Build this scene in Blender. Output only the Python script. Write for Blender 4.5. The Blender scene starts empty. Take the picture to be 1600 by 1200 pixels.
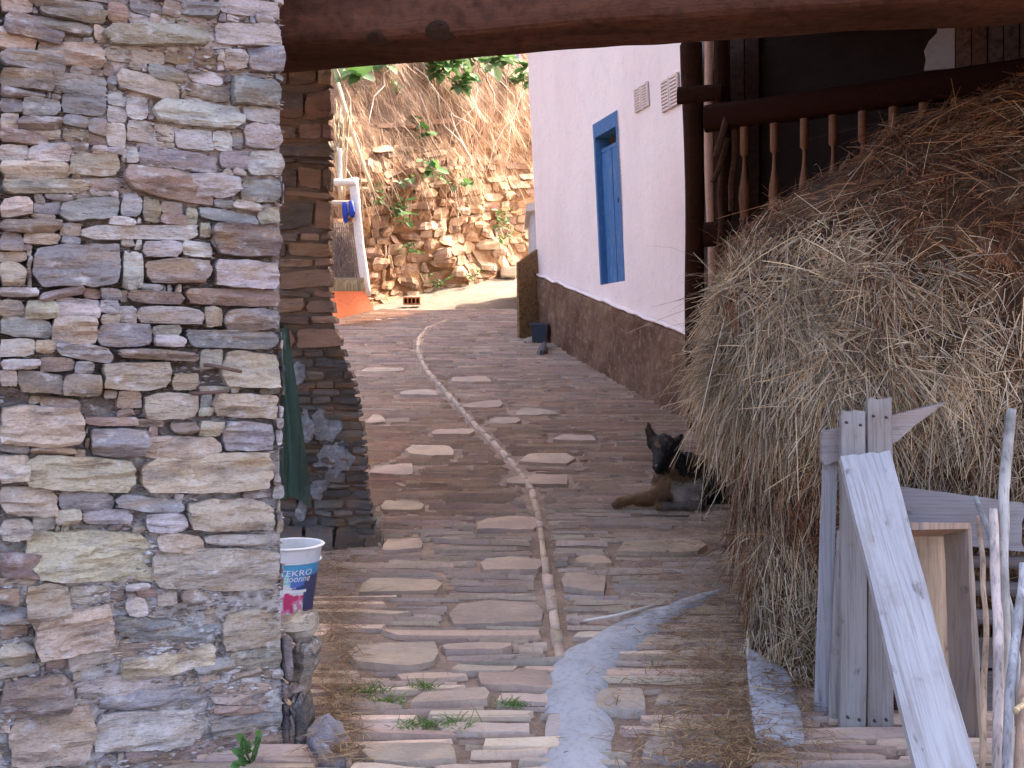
import bpy, math, random
import numpy as np
from mathutils import Vector
R = math.radians
scene = bpy.context.scene
COL = scene.collection

# ------------------------------------------------------------------ camera, sky, sun, exposure
CZ, F = 1.6, 1600.0                     # eye height (m); focal length in photo pixels (1600 wide)
cam = bpy.data.cameras.new('camera'); camo = bpy.data.objects.new('camera', cam); COL.objects.link(camo)
cam.sensor_width = 36; cam.lens = 36; cam.shift_y = -0.0375; cam.clip_end = 500; cam.clip_start = 0.05
camo.location = (0, 0, CZ); camo.rotation_euler = (R(90), 0, 0)
scene.camera = camo
SUN_EL, SUN_AZ = 42.0, 42.0             # azimuth measured from +Y (ahead) towards +X (right)
world = bpy.data.worlds.new('World'); scene.world = world; world.use_nodes = True
wn = world.node_tree.nodes; wl_ = world.node_tree.links
sky = wn.new('ShaderNodeTexSky'); sky.sky_type = 'NISHITA'; sky.sun_disc = False
sky.sun_elevation = R(SUN_EL); sky.sun_rotation = R(SUN_AZ); sky.air_density = 0.5; sky.dust_density = 5.0; sky.ozone_density = 0.0
bg = wn['Background']; bg.inputs[1].default_value = 0.15
wl_.new(sky.outputs[0], bg.inputs[0])
sun = bpy.data.lights.new('sun', 'SUN'); sun.energy = 2.3; sun.angle = R(0.6); sun.color = (1.0, 0.88, 0.72)
suno = bpy.data.objects.new('sun', sun); COL.objects.link(suno)
sd = Vector((math.sin(R(SUN_AZ))*math.cos(R(SUN_EL)), math.cos(R(SUN_AZ))*math.cos(R(SUN_EL)), math.sin(R(SUN_EL))))
suno.rotation_euler = sd.to_track_quat('Z', 'Y').to_euler(); suno.location = sd*40
scene.view_settings.view_transform = 'Standard'; scene.view_settings.look = 'None'
scene.view_settings.exposure = 3.2; scene.view_settings.gamma = 1.0; scene.view_settings.use_curve_mapping = False
scene.render.engine = 'CYCLES'
scene.cycles.max_bounces = 8; scene.cycles.diffuse_bounces = 5; scene.cycles.use_denoising = True

rnd = random.Random(7); nr = np.random.default_rng(11)

# ------------------------------------------------------------------ helpers
def P(px, py, Y):                        # a photo pixel at a measured distance -> world point
    return np.array([(px-800)/F*Y, Y, CZ+(540-py)/F*Y])

def _hash(ix, iy, iz, s):
    h = (ix*374761393 + iy*668265263 + iz*2147483647 + s*974634777) & 0xffffffff
    h = ((h ^ (h >> 13))*1274126177) & 0xffffffff
    return ((h ^ (h >> 16)) & 0xffff)/32767.5-1.0
def vn(p, s=0):                          # value noise in -1..1, vectorised
    p = np.asarray(p, float); i = np.floor(p).astype(np.int64); f = p-i; f = f*f*(3-2*f)
    o = 0
    for dx in (0, 1):
        for dy in (0, 1):
            for dz in (0, 1):
                w = (f[..., 0] if dx else 1-f[..., 0])*(f[..., 1] if dy else 1-f[..., 1])*(f[..., 2] if dz else 1-f[..., 2])
                o = o + w*_hash(i[..., 0]+dx, i[..., 1]+dy, i[..., 2]+dz, s)
    return o
def fbm(p, s=0, oct=3):
    p = np.asarray(p, float); o = 0; a = 1
    for k in range(oct):
        o = o+a*vn(p*(2.03**k), s+k); a *= .5
    return o
def v3(x, y, z): return np.stack(np.broadcast_arrays(np.asarray(x, float), np.asarray(y, float), np.asarray(z, float)), -1)

_GY = np.array([-60, -6, 0, 3.5, 5.2, 7.1, 10, 12.5, 15, 18, 22, 28, 40, 80])
_GZ = np.array([-.9, -.15, 0, .16, .255, .47, .81, 1.25, 1.76, 2.33, 3.2, 4.4, 6.0, 8.0])
_gy = np.linspace(-60, 80, 2801); _gz = np.interp(_gy, _GY, _GZ)
_k = np.hanning(31); _k /= _k.sum(); _gs = np.convolve(np.pad(_gz, 15, mode='edge'), _k, 'valid')
def gz(x, y): return np.interp(y, _gy, _gs)+0*np.asarray(x, float)
def unproj(px, py):                      # photo pixel -> point on the ground
    Y = np.linspace(2.2, 27, 6000); d = gz(0, Y)-(CZ+(540-py)/F*Y)
    k = np.argmax(d > 0); Yh = Y[k]
    return np.array([(px-800)/F*Yh, Yh])

class MB:
    def __init__(s): s.v = []; s.f = {}; s.c = []; s.n = 0
    def add(s, v, faces, col=(.5, .5, .5)):
        v = np.asarray(v, float).reshape(-1, 3); c = np.asarray(col, float)
        if c.ndim == 1: c = np.tile(c, (len(v), 1))
        s.v.append(v); s.c.append(c)
        if isinstance(faces, np.ndarray): s.f.setdefault(faces.shape[1], []).append(faces+s.n)
        else:
            for k in set(len(f) for f in faces):
                s.f.setdefault(k, []).append(np.array([f for f in faces if len(f) == k])+s.n)
        s.n += len(v)
    def grid(s, pts, col=(.5, .5, .5), close_u=False):     # pts (nu,nv,3)
        nu, nv = pts.shape[:2]; i = np.arange(nu*nv).reshape(nu, nv)
        a = i[:-1, :-1].ravel(); b = i[1:, :-1].ravel(); c = i[1:, 1:].ravel(); d = i[:-1, 1:].ravel()
        fs = np.stack([a, b, c, d], 1)
        if close_u:
            fs = np.vstack([fs, np.stack([i[-1, :-1], i[0, :-1], i[0, 1:], i[-1, 1:]], 1)])
        col = np.asarray(col, float)
        if col.ndim == 3: col = col.reshape(-1, 3)
        s.add(pts.reshape(-1, 3), fs, col)
    def hexa(s, c8, col=(.5, .5, .5)):                       # 4 bottom + 4 top corners
        s.add(c8, np.array([[3, 2, 1, 0], [4, 5, 6, 7], [0, 1, 5, 4], [1, 2, 6, 5], [2, 3, 7, 6], [3, 0, 4, 7]]), col)
    def box(s, x0, x1, y0, y1, z0, z1, col=(.5, .5, .5)):
        s.hexa([(x0, y0, z0), (x1, y0, z0), (x1, y1, z0), (x0, y1, z0), (x0, y0, z1), (x1, y0, z1), (x1, y1, z1), (x0, y1, z1)], col)
    def tube(s, pts, rad, n=8, col=(.5, .5, .5), rough=0, seed=0):
        pts = np.asarray(pts, float); m = len(pts); rad = np.broadcast_to(np.asarray(rad, float), (m,))
        t = np.gradient(pts, axis=0); t /= np.linalg.norm(t, axis=1)[:, None]+1e-9
        ref = np.array([0, 0, 1.]) if abs(t[0][2]) < .9 else np.array([1., 0, 0])
        a = np.cross(t, ref); a /= np.linalg.norm(a, axis=1)[:, None]; b = np.cross(t, a)
        th = np.linspace(0, 2*math.pi, n, endpoint=False)
        rr = rad[:, None]*np.ones(n)
        if rough: rr = rr*(1+rough*vn(v3(np.arange(m)[:, None]*.7, np.cos(th)*1.3+seed, np.sin(th)*1.3), seed))
        g = pts[:, None, :]+rr[..., None]*(np.cos(th)[None, :, None]*a[:, None, :]+np.sin(th)[None, :, None]*b[:, None, :])
        i = np.arange(m*n).reshape(m, n); j = np.roll(i, -1, 1)
        fs = np.stack([i[:-1].ravel(), j[:-1].ravel(), j[1:].ravel(), i[1:].ravel()], 1)
        s.add(g.reshape(-1, 3), fs, col)
        k = s.n-m*n
        s.f.setdefault(n, []).append(np.array([list(range(k+n-1, k-1, -1)), list(range(k+(m-1)*n, k+m*n))]))
    def build(s, name, mat, parent=None, smooth=True, loc=None, kind=None):
        V = np.concatenate(s.v); C = np.concatenate(s.c)
        L = np.array(loc if loc is not None else (wloc(parent) if parent else (0, 0, 0)), float)
        me = bpy.data.meshes.new(name); me.vertices.add(len(V)); me.vertices.foreach_set('co', (V-L).astype(np.float32).ravel())
        idx = []; st = []; n = 0
        for k, fl in s.f.items():
            a = np.concatenate(fl); idx.append(a.ravel()); st.append(n+np.arange(len(a))*k); n += a.size
        idx = np.concatenate(idx); st = np.concatenate(st)
        me.loops.add(len(idx)); me.loops.foreach_set('vertex_index', idx.astype(np.int32))
        me.polygons.add(len(st)); me.polygons.foreach_set('loop_start', st.astype(np.int32))
        me.polygons.foreach_set('use_smooth', np.full(len(st), smooth))
        me.update(calc_edges=True); me.validate()
        ca = me.color_attributes.new('Col', 'FLOAT_COLOR', 'POINT')
        ca.data.foreach_set('color', np.hstack([C, np.ones((len(C), 1))]).astype(np.float32).ravel())
        me.materials.append(mat)
        o = bpy.data.objects.new(name, me); COL.objects.link(o)
        if parent: o.parent = parent; o.location = L-wloc(parent)
        else: o.location = L
        if kind: o['kind'] = kind
        return o
def wloc(o):
    l = np.zeros(3)
    while o: l += np.array(o.location); o = o.parent
    return l
def tag(o, label=None, cat=None, group=None, kind=None):
    for k, v in (('label', label), ('category', cat), ('group', group), ('kind', kind)):
        if v: o[k] = v
    return o
def thing(name, label, cat, loc, group=None):
    o = bpy.data.objects.new(name, None); COL.objects.link(o); o.location = [float(q) for q in loc]; o.empty_display_size = .1
    return tag(o, label, cat, group)

# ------------------------------------------------------------------ materials
def mk(name, layers=(), bumps=(), rough=.9, spec=.25, base=None, vary=0.0, transl=0.0):
    """base colour = colour attribute of the piece (or base), mottled by noise layers (scale xyz, colour, amount, lo, hi, mode)."""
    m = bpy.data.materials.new(name); m.use_nodes = True; n = m.node_tree.nodes; l = m.node_tree.links
    b = n['Principled BSDF']; b.inputs['Roughness'].default_value = rough; b.inputs['Specular IOR Level'].default_value = spec
    tc = n.new('ShaderNodeTexCoord')
    if base: c = n.new('ShaderNodeRGB'); c.outputs[0].default_value = (*base, 1); cur = c.outputs[0]
    else: c = n.new('ShaderNodeVertexColor'); c.layer_name = 'Col'; cur = c.outputs[0]
    def noise(sc, det=6, r=.6):
        mp = n.new('ShaderNodeMapping'); mp.inputs['Scale'].default_value = sc; l.new(tc.outputs['Object'], mp.inputs[0])
        t = n.new('ShaderNodeTexNoise'); t.inputs['Scale'].default_value = 1; t.inputs['Detail'].default_value = det; t.inputs['Roughness'].default_value = r
        l.new(mp.outputs[0], t.inputs[0]); return t.outputs[0]
    for (sc, colr, amt, lo, hi, mode) in layers:
        mr = n.new('ShaderNodeMapRange'); mr.inputs[1].default_value = lo; mr.inputs[2].default_value = hi; mr.inputs[3].default_value = 0; mr.inputs[4].default_value = amt
        l.new(noise(sc), mr.inputs[0])
        mx = n.new('ShaderNodeMix'); mx.data_type = 'RGBA'; mx.blend_type = mode; l.new(mr.outputs[0], mx.inputs[0]); l.new(cur, mx.inputs[6]); mx.inputs[7].default_value = (*colr, 1)
        cur = mx.outputs[2]
    if vary:
        oi = n.new('ShaderNodeObjectInfo'); hs = n.new('ShaderNodeHueSaturation'); mr = n.new('ShaderNodeMapRange')
        mr.inputs[3].default_value = 1-vary; mr.inputs[4].default_value = 1+vary; l.new(oi.outputs['Random'], mr.inputs[0]); l.new(mr.outputs[0], hs.inputs['Value']); l.new(cur, hs.inputs['Color']); cur = hs.outputs[0]
    l.new(cur, b.inputs['Base Color'])
    prev = None
    for (sc, st, dist, det) in bumps:
        bp = n.new('ShaderNodeBump'); bp.inputs['Strength'].default_value = st; bp.inputs['Distance'].default_value = dist
        l.new(noise(sc, det, .65), bp.inputs['Height'])
        if prev: l.new(prev, bp.inputs['Normal'])
        prev = bp.outputs[0]
    if prev: l.new(prev, b.inputs['Normal'])
    if transl:
        tr = n.new('ShaderNodeBsdfTranslucent'); l.new(cur, tr.inputs[0]); ms = n.new('ShaderNodeMixShader'); ms.inputs[0].default_value = transl
        l.new(b.outputs[0], ms.inputs[1]); l.new(tr.outputs[0], ms.inputs[2]); l.new(ms.outputs[0], n['Material Output'].inputs[0])
    return m
M = {}
M['schist'] = mk('schist stone', [((5, 5, 16), (.40, .25, .12), .6, .48, .70, 'MIX'), ((7, 7, 24), (.085, .075, .09), .65, .52, .72, 'MIX'),
     ((14, 14, 20), (.72, .69, .70), .65, .56, .72, 'MIX'), ((70, 70, 130), (.35, .31, .30), .45, .5, .7, 'MULTIPLY'), ((30, 30, 60), (.28, .17, .10), .4, .56, .7, 'MIX')],
     [((8, 8, 34), 1.0, .03, 8), ((45, 45, 120), .9, .010, 6)], .88)
M['mortar'] = mk('lime mortar', [((6, 6, 8), (.30, .24, .20), .6, .45, .7, 'MIX'), ((22, 22, 26), (.62, .60, .62), .6, .52, .7, 'MIX'), ((70, 70, 70), (.3, .27, .26), .5, .5, .75, 'MULTIPLY')],
     [((14, 14, 16), 1.0, .02, 8), ((80, 80, 80), .8, .006, 5)], .95)
M['pier'] = mk('dark wall stone', [((4, 4, 12), (.32, .16, .07), .6, .48, .7, 'MIX'), ((9, 9, 26), (.05, .045, .045), .6, .55, .72, 'MIX'), ((20, 20, 30), (.36, .34, .34), .3, .62, .75, 'MIX')],
     [((8, 8, 30), 1.0, .02, 8), ((50, 50, 90), .7, .005, 5)], .9)
M['paving'] = mk('paving schist', [((4, 5, 4), (.58, .40, .27), .5, .45, .7, 'MIX'), ((10, 26, 10), (.24, .165, .125), .45, .56, .74, 'MIX'), ((40, 60, 40), (.5, .42, .38), .35, .5, .72, 'MULTIPLY'), ((2.5, 3, 2), (.47, .355, .28), .4, .5, .7, 'MIX')],
     [((12, 40, 12), .9, .012, 8), ((70, 90, 70), .7, .004, 5)], .85, .2)
M['earth'] = mk('packed earth', [((5, 5, 5), (.13, .09, .068), .7, .45, .7, 'MIX'), ((30, 30, 30), (.38, .29, .22), .5, .55, .75, 'MIX'), ((80, 80, 80), (.35, .3, .27), .6, .5, .7, 'MULTIPLY')],
     [((18, 18, 18), 1.0, .02, 8), ((90, 90, 90), .8, .005, 4)], .95)
M['bank'] = mk('bank soil', [((3, 3, 3), (.14, .075, .035), .7, .45, .7, 'MIX'), ((16, 16, 8), (.36, .22, .11), .6, .52, .72, 'MIX')],
     [((9, 9, 9), 1.0, .06, 8), ((45, 45, 45), .9, .02, 5)], .95)
M['bankstone'] = mk('bank stone', [((3, 3, 9), (.42, .20, .065), .5, .45, .7, 'MIX'), ((5, 5, 14), (.13, .08, .05), .5, .55, .75, 'MIX'), ((8, 8, 8), (.52, .39, .26), .4, .62, .75, 'MIX')],
     [((6, 6, 22), 1.0, .03, 8), ((30, 30, 60), .6, .008, 5)], .92)
M['plaster'] = mk('white plaster', [((1.2, 1.2, .5), (.74, .60, .55), .6, .45, .75, 'MIX'), ((9, 9, 7), (.70, .60, .56), .5, .55, .75, 'MIX'), ((1.5, 1.5, 10), (.74, .68, .66), .35, .6, .75, 'MIX')],
     [((22, 22, 22), .6, .010, 7), ((4, 4, 4), .5, .03, 4)], .9, base=(.88, .745, .68))
M['render'] = mk('brown roughcast', [((2.2, 2.2, 1.6), (.075, .036, .02), .75, .40, .68, 'MIX'), ((13, 13, 11), (.36, .25, .185), .75, .52, .75, 'MIX'), ((50, 50, 50), (.4, .35, .3), .5, .5, .7, 'MULTIPLY')],
     [((26, 26, 26), 1.0, .02, 6), ((80, 80, 80), .8, .006, 4)], .95, base=(.215, .125, .078))
for nm_, ax_ in (('wood_grey', lambda a, b, c: (a, c, c)), ('wood_across', lambda a, b, c: (c, c, a))):
    M[nm_] = mk('weathered grey wood', [(ax_(42, 0, 1.6), (.20, .165, .15), .65, .48, .72, 'MIX'), (ax_(7, 0, 1.5), (.44, .42, .44), .3, .5, .75, 'MIX'), (ax_(24, 0, 10), (.09, .07, .06), .8, .62, .72, 'MIX'), (ax_(9, 0, 5), (.20, .15, .12), .5, .54, .72, 'MIX'), (ax_(130, 0, 4), (.5, .45, .42), .45, .5, .65, 'MULTIPLY')],
     [(ax_(95, 0, 3), .6, .004, 5)], .85)
M['wood_dark'] = mk('deep brown timber', [((20, 20, 20), (.02, .01, .007), .6, .45, .7, 'MIX'), ((4, 30, 30), (1.6, 1.35, 1.2), .6, .5, .72, 'MULTIPLY')],
     [((5, 40, 40), .9, .014, 6), ((20, 20, 20), .5, .006, 5)], .95, .04)  # near-black mottling with paler grain streaks
M['bark'] = mk('stick bark', [((90, 90, 9), (.13, .10, .085), .65, .5, .68, 'MIX'), ((30, 30, 26), (.50, .44, .40), .5, .58, .7, 'MIX'), ((60, 60, 30), (.3, .2, .14), .5, .6, .72, 'MIX')], [((80, 80, 14), .8, .004, 5)], .85)
M['straw'] = mk('dry straw', [], [], .8, .2, transl=.25)
M['plant'] = mk('leaf green', [((30, 30, 30), (.10, .14, .03), .4, .45, .7, 'MIX')], [], .6, .4, transl=.3)
M['fur'] = mk('dog fur', [((60, 60, 60), (.3, .25, .2), .6, .45, .75, 'MULTIPLY')], [((130, 130, 60), .9, .01, 5)], .75, .3)
M['cloth'] = mk('green cloth', [((60, 60, 60), (.5, .5, .5), .4, .4, .8, 'MULTIPLY'), ((22, 22, 2), (.035, .055, .043), .7, .48, .66, 'MIX'), ((9, 9, 7), (.13, .15, .12), .5, .55, .75, 'MIX')], [((300, 300, 300), .3, .002, 2)], .9, base=(.075, .115, .088))  # dark vertical streaks and paler patches put fold shading into the colour
M['blue'] = mk('blue painted wood', [((30, 30, 2), (.03, .10, .24), .5, .45, .7, 'MIX'), ((14, 14, 8), (.17, .28, .40), .6, .52, .75, 'MIX')], [((60, 60, 4), .4, .003, 5)], .55, base=(.055, .155, .33))
M['bucket'] = mk('printed bucket plastic', [((25, 25, 25), (.75, .70, .66), .5, .55, .75, 'MULTIPLY')], [], .45, .5)
M['plain'] = mk('painted surface', [((18, 18, 18), (.6, .55, .5), .5, .5, .75, 'MULTIPLY')], [((40, 40, 40), .3, .004, 4)], .7)
M['cement'] = mk('cement screed', [((5, 5, 5), (.26, .25, .26), .6, .45, .7, 'MIX'), ((40, 40, 40), (.6, .6, .6), .5, .5, .7, 'MULTIPLY'), ((12, 12, 12), (.25, .19, .15), .5, .6, .75, 'MIX')], [((25, 25, 25), .7, .01, 7)], .9, base=(.36, .355, .37))
M['glass'] = mk('dark glass', [], [], .1, .5, base=(.02, .02, .025))

PAL = {'t': (.53, .42, .315), 'g': (.31, .30, .325), 'b': (.28, .21, .19), 'w': (.58, .53, .525), 'o': (.42, .36, .28), 'r': (.35, .235, .195), 'd': (.11, .10, .105)}
def pcol(c, j=.12):
    c = np.array(PAL[c]) if isinstance(c, str) else np.array(c)
    c = c*.62+np.array([.40, .345, .315])*np.clip(c.mean()/.36, .35, 1.2)*.38 if len(c) == 3 else c
    return np.clip(c*(1+rnd.uniform(-j, j))*(1+np.array([rnd.uniform(-.05, .05) for _ in range(3)])), .01, .9)

# a rough stone on a surface: quad = 4 (u,v) corners (bl, br, tr, tl); frame(u,v,d) -> points
def stone(mb, quad, frame, thick, col, nx=9, ny=6, back=.05, k=.15, wob=.07, rough=.35, layer=.2, flat=.35):
    s = rnd.randrange(10000)
    def ax(n): t = np.linspace(-1, 1, n-1); t = np.concatenate([[-1], t*.955, [1]]); t[1:-1] += np.array([rnd.uniform(-.25, .25)/n if 0 < i < n-2 else 0 for i in range(n-1)]); return t
    A, B = np.meshgrid(ax(nx), ax(ny), indexing='ij')
    cut = lambda: rnd.uniform(0, k*1.6) if rnd.random() < .7 else rnd.uniform(k, k*3)
    ca = [[cut(), cut()], [cut(), cut()]]; cb = [[cut(), cut()], [cut(), cut()]]
    sa, sb = (A > 0).astype(int), (B > 0).astype(int); CA = np.array(ca)[sa, sb]; CB = np.array(cb)[sa, sb]
    A2 = A*(1-CA*np.clip(np.abs(B)-.35, 0, 1)/.65)+wob*np.abs(A)*(vn(v3(B*1.6, s*.37, np.sign(A)*9), 1)+.6*vn(v3(B*5, s*.3, np.sign(A)*5), 4))
    B2 = B*(1-CB*np.clip(np.abs(A)-.45, 0, 1)/.55)+wob*1.3*np.abs(B)*(vn(v3(A*2.2, s*.73, np.sign(B)*9), 2)+.6*vn(v3(A*7, s*.7, np.sign(B)*5), 6))
    q = np.array(quad, float)
    a = (A2+1)/2; b = (B2+1)/2
    uv = (1-a)[..., None]*((1-b)[..., None]*q[0]+b[..., None]*q[3])+a[..., None]*((1-b)[..., None]*q[1]+b[..., None]*q[2])
    u, v = uv[..., 0], uv[..., 1]
    n1 = fbm(v3(u*9+s, v*18, s*.1), 3, 3); n2 = vn(v3(u*6+s, v*70+n1, s*.3), 5)
    pl = np.ones_like(A)
    for _ in range(4): pl = np.minimum(pl, rnd.uniform(.75, 1.25)+flat*1.5*rnd.uniform(-1, 1)*A+flat*1.8*rnd.uniform(-1, 1)*B)
    d = thick*(np.clip(pl, .25, 1)+rough*n1+layer*n2)
    e = (np.abs(A) > .999) | (np.abs(B) > .999)
    d = np.where(e, -back, d)
    pts = frame(u, v, d)
    c = np.array(col)[None, None, :]*(1+.12*n1+.10*n2)[..., None]
    mb.grid(pts, np.clip(c, .01, .9))

# ------------------------------------------------------------------ ground and road bed
def axis(*seg):
    return np.unique(np.concatenate([np.linspace(a, b, n) for a, b, n in seg]))
xs = axis((-60, -6, 12), (-6, -3, 12), (-3, 3, 61), (3, 8, 16), (8, 60, 12)); ys = axis((-60, 0, 12), (0, 2, 6), (2, 26, 200), (26, 80, 12))
X, Y = np.meshgrid(xs, ys, indexing='ij')
Z = gz(X, Y)-.045+.018*fbm(v3(X*3, Y*3, 0), 9)
mb = MB(); mb.grid(v3(X, Y, Z), (.19, .14, .10))
tag(mb.build('ground', M['earth']), 'brown packed earth sloping uphill under the lane', kind='structure')

road = MB()
XL_T = [(2.0, -1.3), (5, -1.45), (6.2, -1.3), (8, -1.7), (10, -2.1), (15, -3.1), (17.5, -2.9), (19, -2.3)]
XR_T = [(2.0, 2.6), (4.5, 2.3), (7, 1.9), (10, 1.8), (14, .75), (15.2, .6), (16, 2.0), (19, 2.4)]
def xl(y): return np.interp(y, *zip(*XL_T))
def xr(y): return np.interp(y, *zip(*XR_T))
ry = np.linspace(2, 17.6, 420); t = np.linspace(0, 1, 90)
RY, RT = np.meshgrid(ry, t, indexing='ij'); RX = xl(RY)+(xr(RY)-xl(RY))*RT
RZ = gz(RX, RY)-.016+.007*fbm(v3(RX*2.2, RY*3.2, 0), 4)+.005*vn(v3(RX*9, RY*9, 0), 5)
road.grid(v3(RX, RY, RZ), np.array([.29, .205, .155])*(1+.25*vn(v3(RX*5, RY*5, 3), 2))[..., None])
road_o = tag(road.build('road', M['earth']), 'lane paved with rows of thin schist stones climbing between walls', kind='structure')

def gframe(u, v, d): return v3(u, v, gz(u, v)+d)
# large pale slabs read off the photograph (x0, y0, x1, y1)
SLABS = [(745,811,846,833,'t'),(748,874,850,896,'t'),(700,946,852,976,'t'),(872,900,950,926,'t'),(962,846,1110,870,'t'),(788,742,890,759,'t'),(562,906,690,930,'t'),
 (540,1008,692,1042,'t'),(742,1046,862,1076,'t'),(592,786,664,799,'t'),(576,728,650,743,'t'),(632,697,716,713,'t'),(596,846,660,862,'t'),(920,1078,1015,1118,'g'),
 (570,648,604,663,'t'),(812,712,900,726,'t'),(672,672,745,682,'t'),(722,628,790,640,'t'),(760,655,818,664,'t'),(640,1082,770,1100,'t'),(560,1160,720,1196,'t'),(1000,1150,1150,1190,'g'),
 (690,1008,800,1020,'t'),(900,870,960,882,'t'),(620,610,690,618,'t'),(700,590,770,598,'t'),(800,640,870,650,'t'),(860,680,930,690,'t'),(560,575,640,582,'t'),(850,1120,910,1160,'g')]
slab_rects = []; pieces = []
for x0, y0, x1, y1, c in SLABS:
    j = (y1-y0)*.18
    q = [unproj(x0-rnd.uniform(0, 6), y1+rnd.uniform(-j, j)), unproj(x1+rnd.uniform(-4, 4), y1+rnd.uniform(-j, j)), unproj(x1-rnd.uniform(0, 10), y0+rnd.uniform(-j, j)), unproj(x0+rnd.uniform(2, 14), y0+rnd.uniform(-j, j))]
    q = np.array(q); slab_rects.append((q[:, 0].min(), q[:, 0].max(), q[:, 1].min(), q[:, 1].max()))
    pieces.append((1e9, q, c, .017, 1))
GUT = [(876,1034),(868,985),(860,930),(850,870),(840,800),(829,762),(800,722),(760,680),(722,640),(690,605),(664,575),(652,550),(654,528),(668,512),(700,500)]
gut = np.array([unproj(*p) for p in GUT])
gl = np.concatenate([[0], np.cumsum(np.linalg.norm(np.diff(gut, axis=0), axis=1))])
def gpt(s): return np.array([np.interp(s, gl, gut[:, 0]), np.interp(s, gl, gut[:, 1])])
def near_gut(x, y): return abs(x-np.interp(y, gut[:, 1], gut[:, 0])) if gut[:, 1].min() < y < gut[:, 1].max() else 9
s = 0
gutq = []
while s < gl[-1]-.1:
    L = rnd.uniform(.16, .42); a = gpt(s+.008); b = gpt(min(s+L, gl[-1])-.008); tt = (b-a)/np.linalg.norm(b-a); nn = np.array([tt[1], -tt[0]]); w = rnd.uniform(.016, .030)
    gutq.append(np.array([a-nn*w, a+nn*w, b+nn*w, b-nn*w])); s += L
y = 2.35
while y < 17.4:
    dep = rnd.uniform(.022, .055) if rnd.random() < .75 else rnd.uniform(.055, .11)
    x = xl(y)-rnd.uniform(0, .2); tilt = rnd.uniform(-.03, .03)
    while x < xr(y):
        w = rnd.uniform(.16, .5) if rnd.random() < .6 else rnd.uniform(.45, .95)
        xa, xb = x+.003, x+w-.003
        g = np.interp(y+dep/2, gut[:, 1], gut[:, 0])
        spans = [(xa, xb)]
        if gut[0, 1] < y < gut[-1, 1] and xa < g+.05 and xb > g-.05: spans = [(xa, g-.055), (g+.055, xb)]
        for (p, r) in spans:
            if r-p < .05: continue
            cx, cy = (p+r)/2, y+dep/2
            hit = any(a-.02 < r and b+.02 > p and cc < cy+dep*.3 and dd > cy-dep*.3 for a, b, cc, dd in slab_rects)
            if hit:
                for a, b, cc, dd in slab_rects:      # trim beside the slab
                    if cc < cy+dep*.3 and dd > cy-dep*.3 and a < r and b > p:
                        if p < a-.06: r = a-.008
                        elif r > b+.06: p = b+.008
                        else: r = p
                if r-p < .05: continue
            dy = tilt*(p-xl(y))+.05*float(vn(np.array([cx*1.3, y*.25, 0.]), 7))+rnd.uniform(-.012, .012); j = dep*.12; sk = rnd.uniform(-.022, .022)
            q = np.array([(p+rnd.uniform(-.01, .02), y+dy-sk+.0015+rnd.uniform(0, j)), (r+rnd.uniform(-.02, .01), y+dy+sk+.0015+rnd.uniform(0, j)), (r+rnd.uniform(-.02, .01), y+dep+dy+sk-.0015-rnd.uniform(0, j)), (p+rnd.uniform(-.01, .02), y+dep+dy-sk-.0015-rnd.uniform(0, j))])
            c = rnd.choices(['t', 'g', 'b', 'o', 'r'], [5, 3, 2.5, 1.5, .8])[0]
            vis = abs((p+r)/2/y*F+0) < 800
            pieces.append(((r-p)*dep/y**3 if vis else 0, q, c, rnd.choice([rnd.uniform(.003, .010), rnd.uniform(.006, .016), rnd.uniform(.010, .026)]), 0))
        x += w
    y += dep
pieces.sort(key=lambda a: -a[0])
NP = 300-len(gutq)
rest = MB()
for i, (_, q, c, th, big) in enumerate(pieces):
    cc = pcol({'t': (.60, .41, .275), 'g': (.47, .35, .27), 'b': (.44, .285, .195), 'o': (.54, .355, .23), 'r': (.52, .32, .21)}[c], .2)
    kw = dict(back=.03, k=.09, wob=.10, rough=.30, layer=.2, flat=.10)
    if big: kw.update(k=.10, wob=.08, rough=.16)
    if big: cc = pcol((.37, .26, .185) if c == 't' else (.36, .31, .29), .1)
    if i < NP:
        m = MB(); stone(m, q, gframe, th, cc, 8 if i < 90 else 6, 4 if i < 90 else 3, **kw); m.build('paving_stone', M['paving'], road_o, smooth=False)
    else: stone(rest, q, gframe, th, cc, 5, 2, **kw)
rest.build('paving_stones', M['paving'], road_o, smooth=False, kind='stuff')
for q in gutq:
    m = MB(); stone(m, q, gframe, .020, pcol((.46, .33, .235), .2), 4, 6, back=.04, k=.06, wob=.10, rough=.2, flat=.2); m.build('gutter_stone', M['paving'], road_o)

# ------------------------------------------------------------------ bank behind
BP = np.array([(-14, 11.5), (-6.5, 14), (-4.4, 15.8), (-2.25, 18.2), (-.9, 20.3), (0.1, 22), (1.3, 24.3), (3, 26.6), (7, 30), (16, 36)], float)
bl = np.concatenate([[0], np.cumsum(np.linalg.norm(np.diff(BP, axis=0), axis=1))])
def bank(s, h, d=0):
    s = np.asarray(s, float); h = np.asarray(h, float)
    x = np.interp(s, bl, BP[:, 0]); y = np.interp(s, bl, BP[:, 1]); e = .6
    tx = np.interp(s+e, bl, BP[:, 0])-np.interp(s-e, bl, BP[:, 0]); ty = np.interp(s+e, bl, BP[:, 1])-np.interp(s-e, bl, BP[:, 1])
    ln = np.hypot(tx, ty)+1e-9; nx, ny = ty/ln, -tx/ln                # outward, towards the lane
    off = -(.10*h+.12*np.maximum(h-2.6, 0)+.25*np.maximum(h-7.5, 0)*3)+.22*fbm(v3(s*.7, h*.8, 0), 21)+.07*fbm(v3(s*3, h*3, 5), 22)+d
    return v3(x+nx*off, y+ny*off, gz(x, y)-.15+h)
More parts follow.
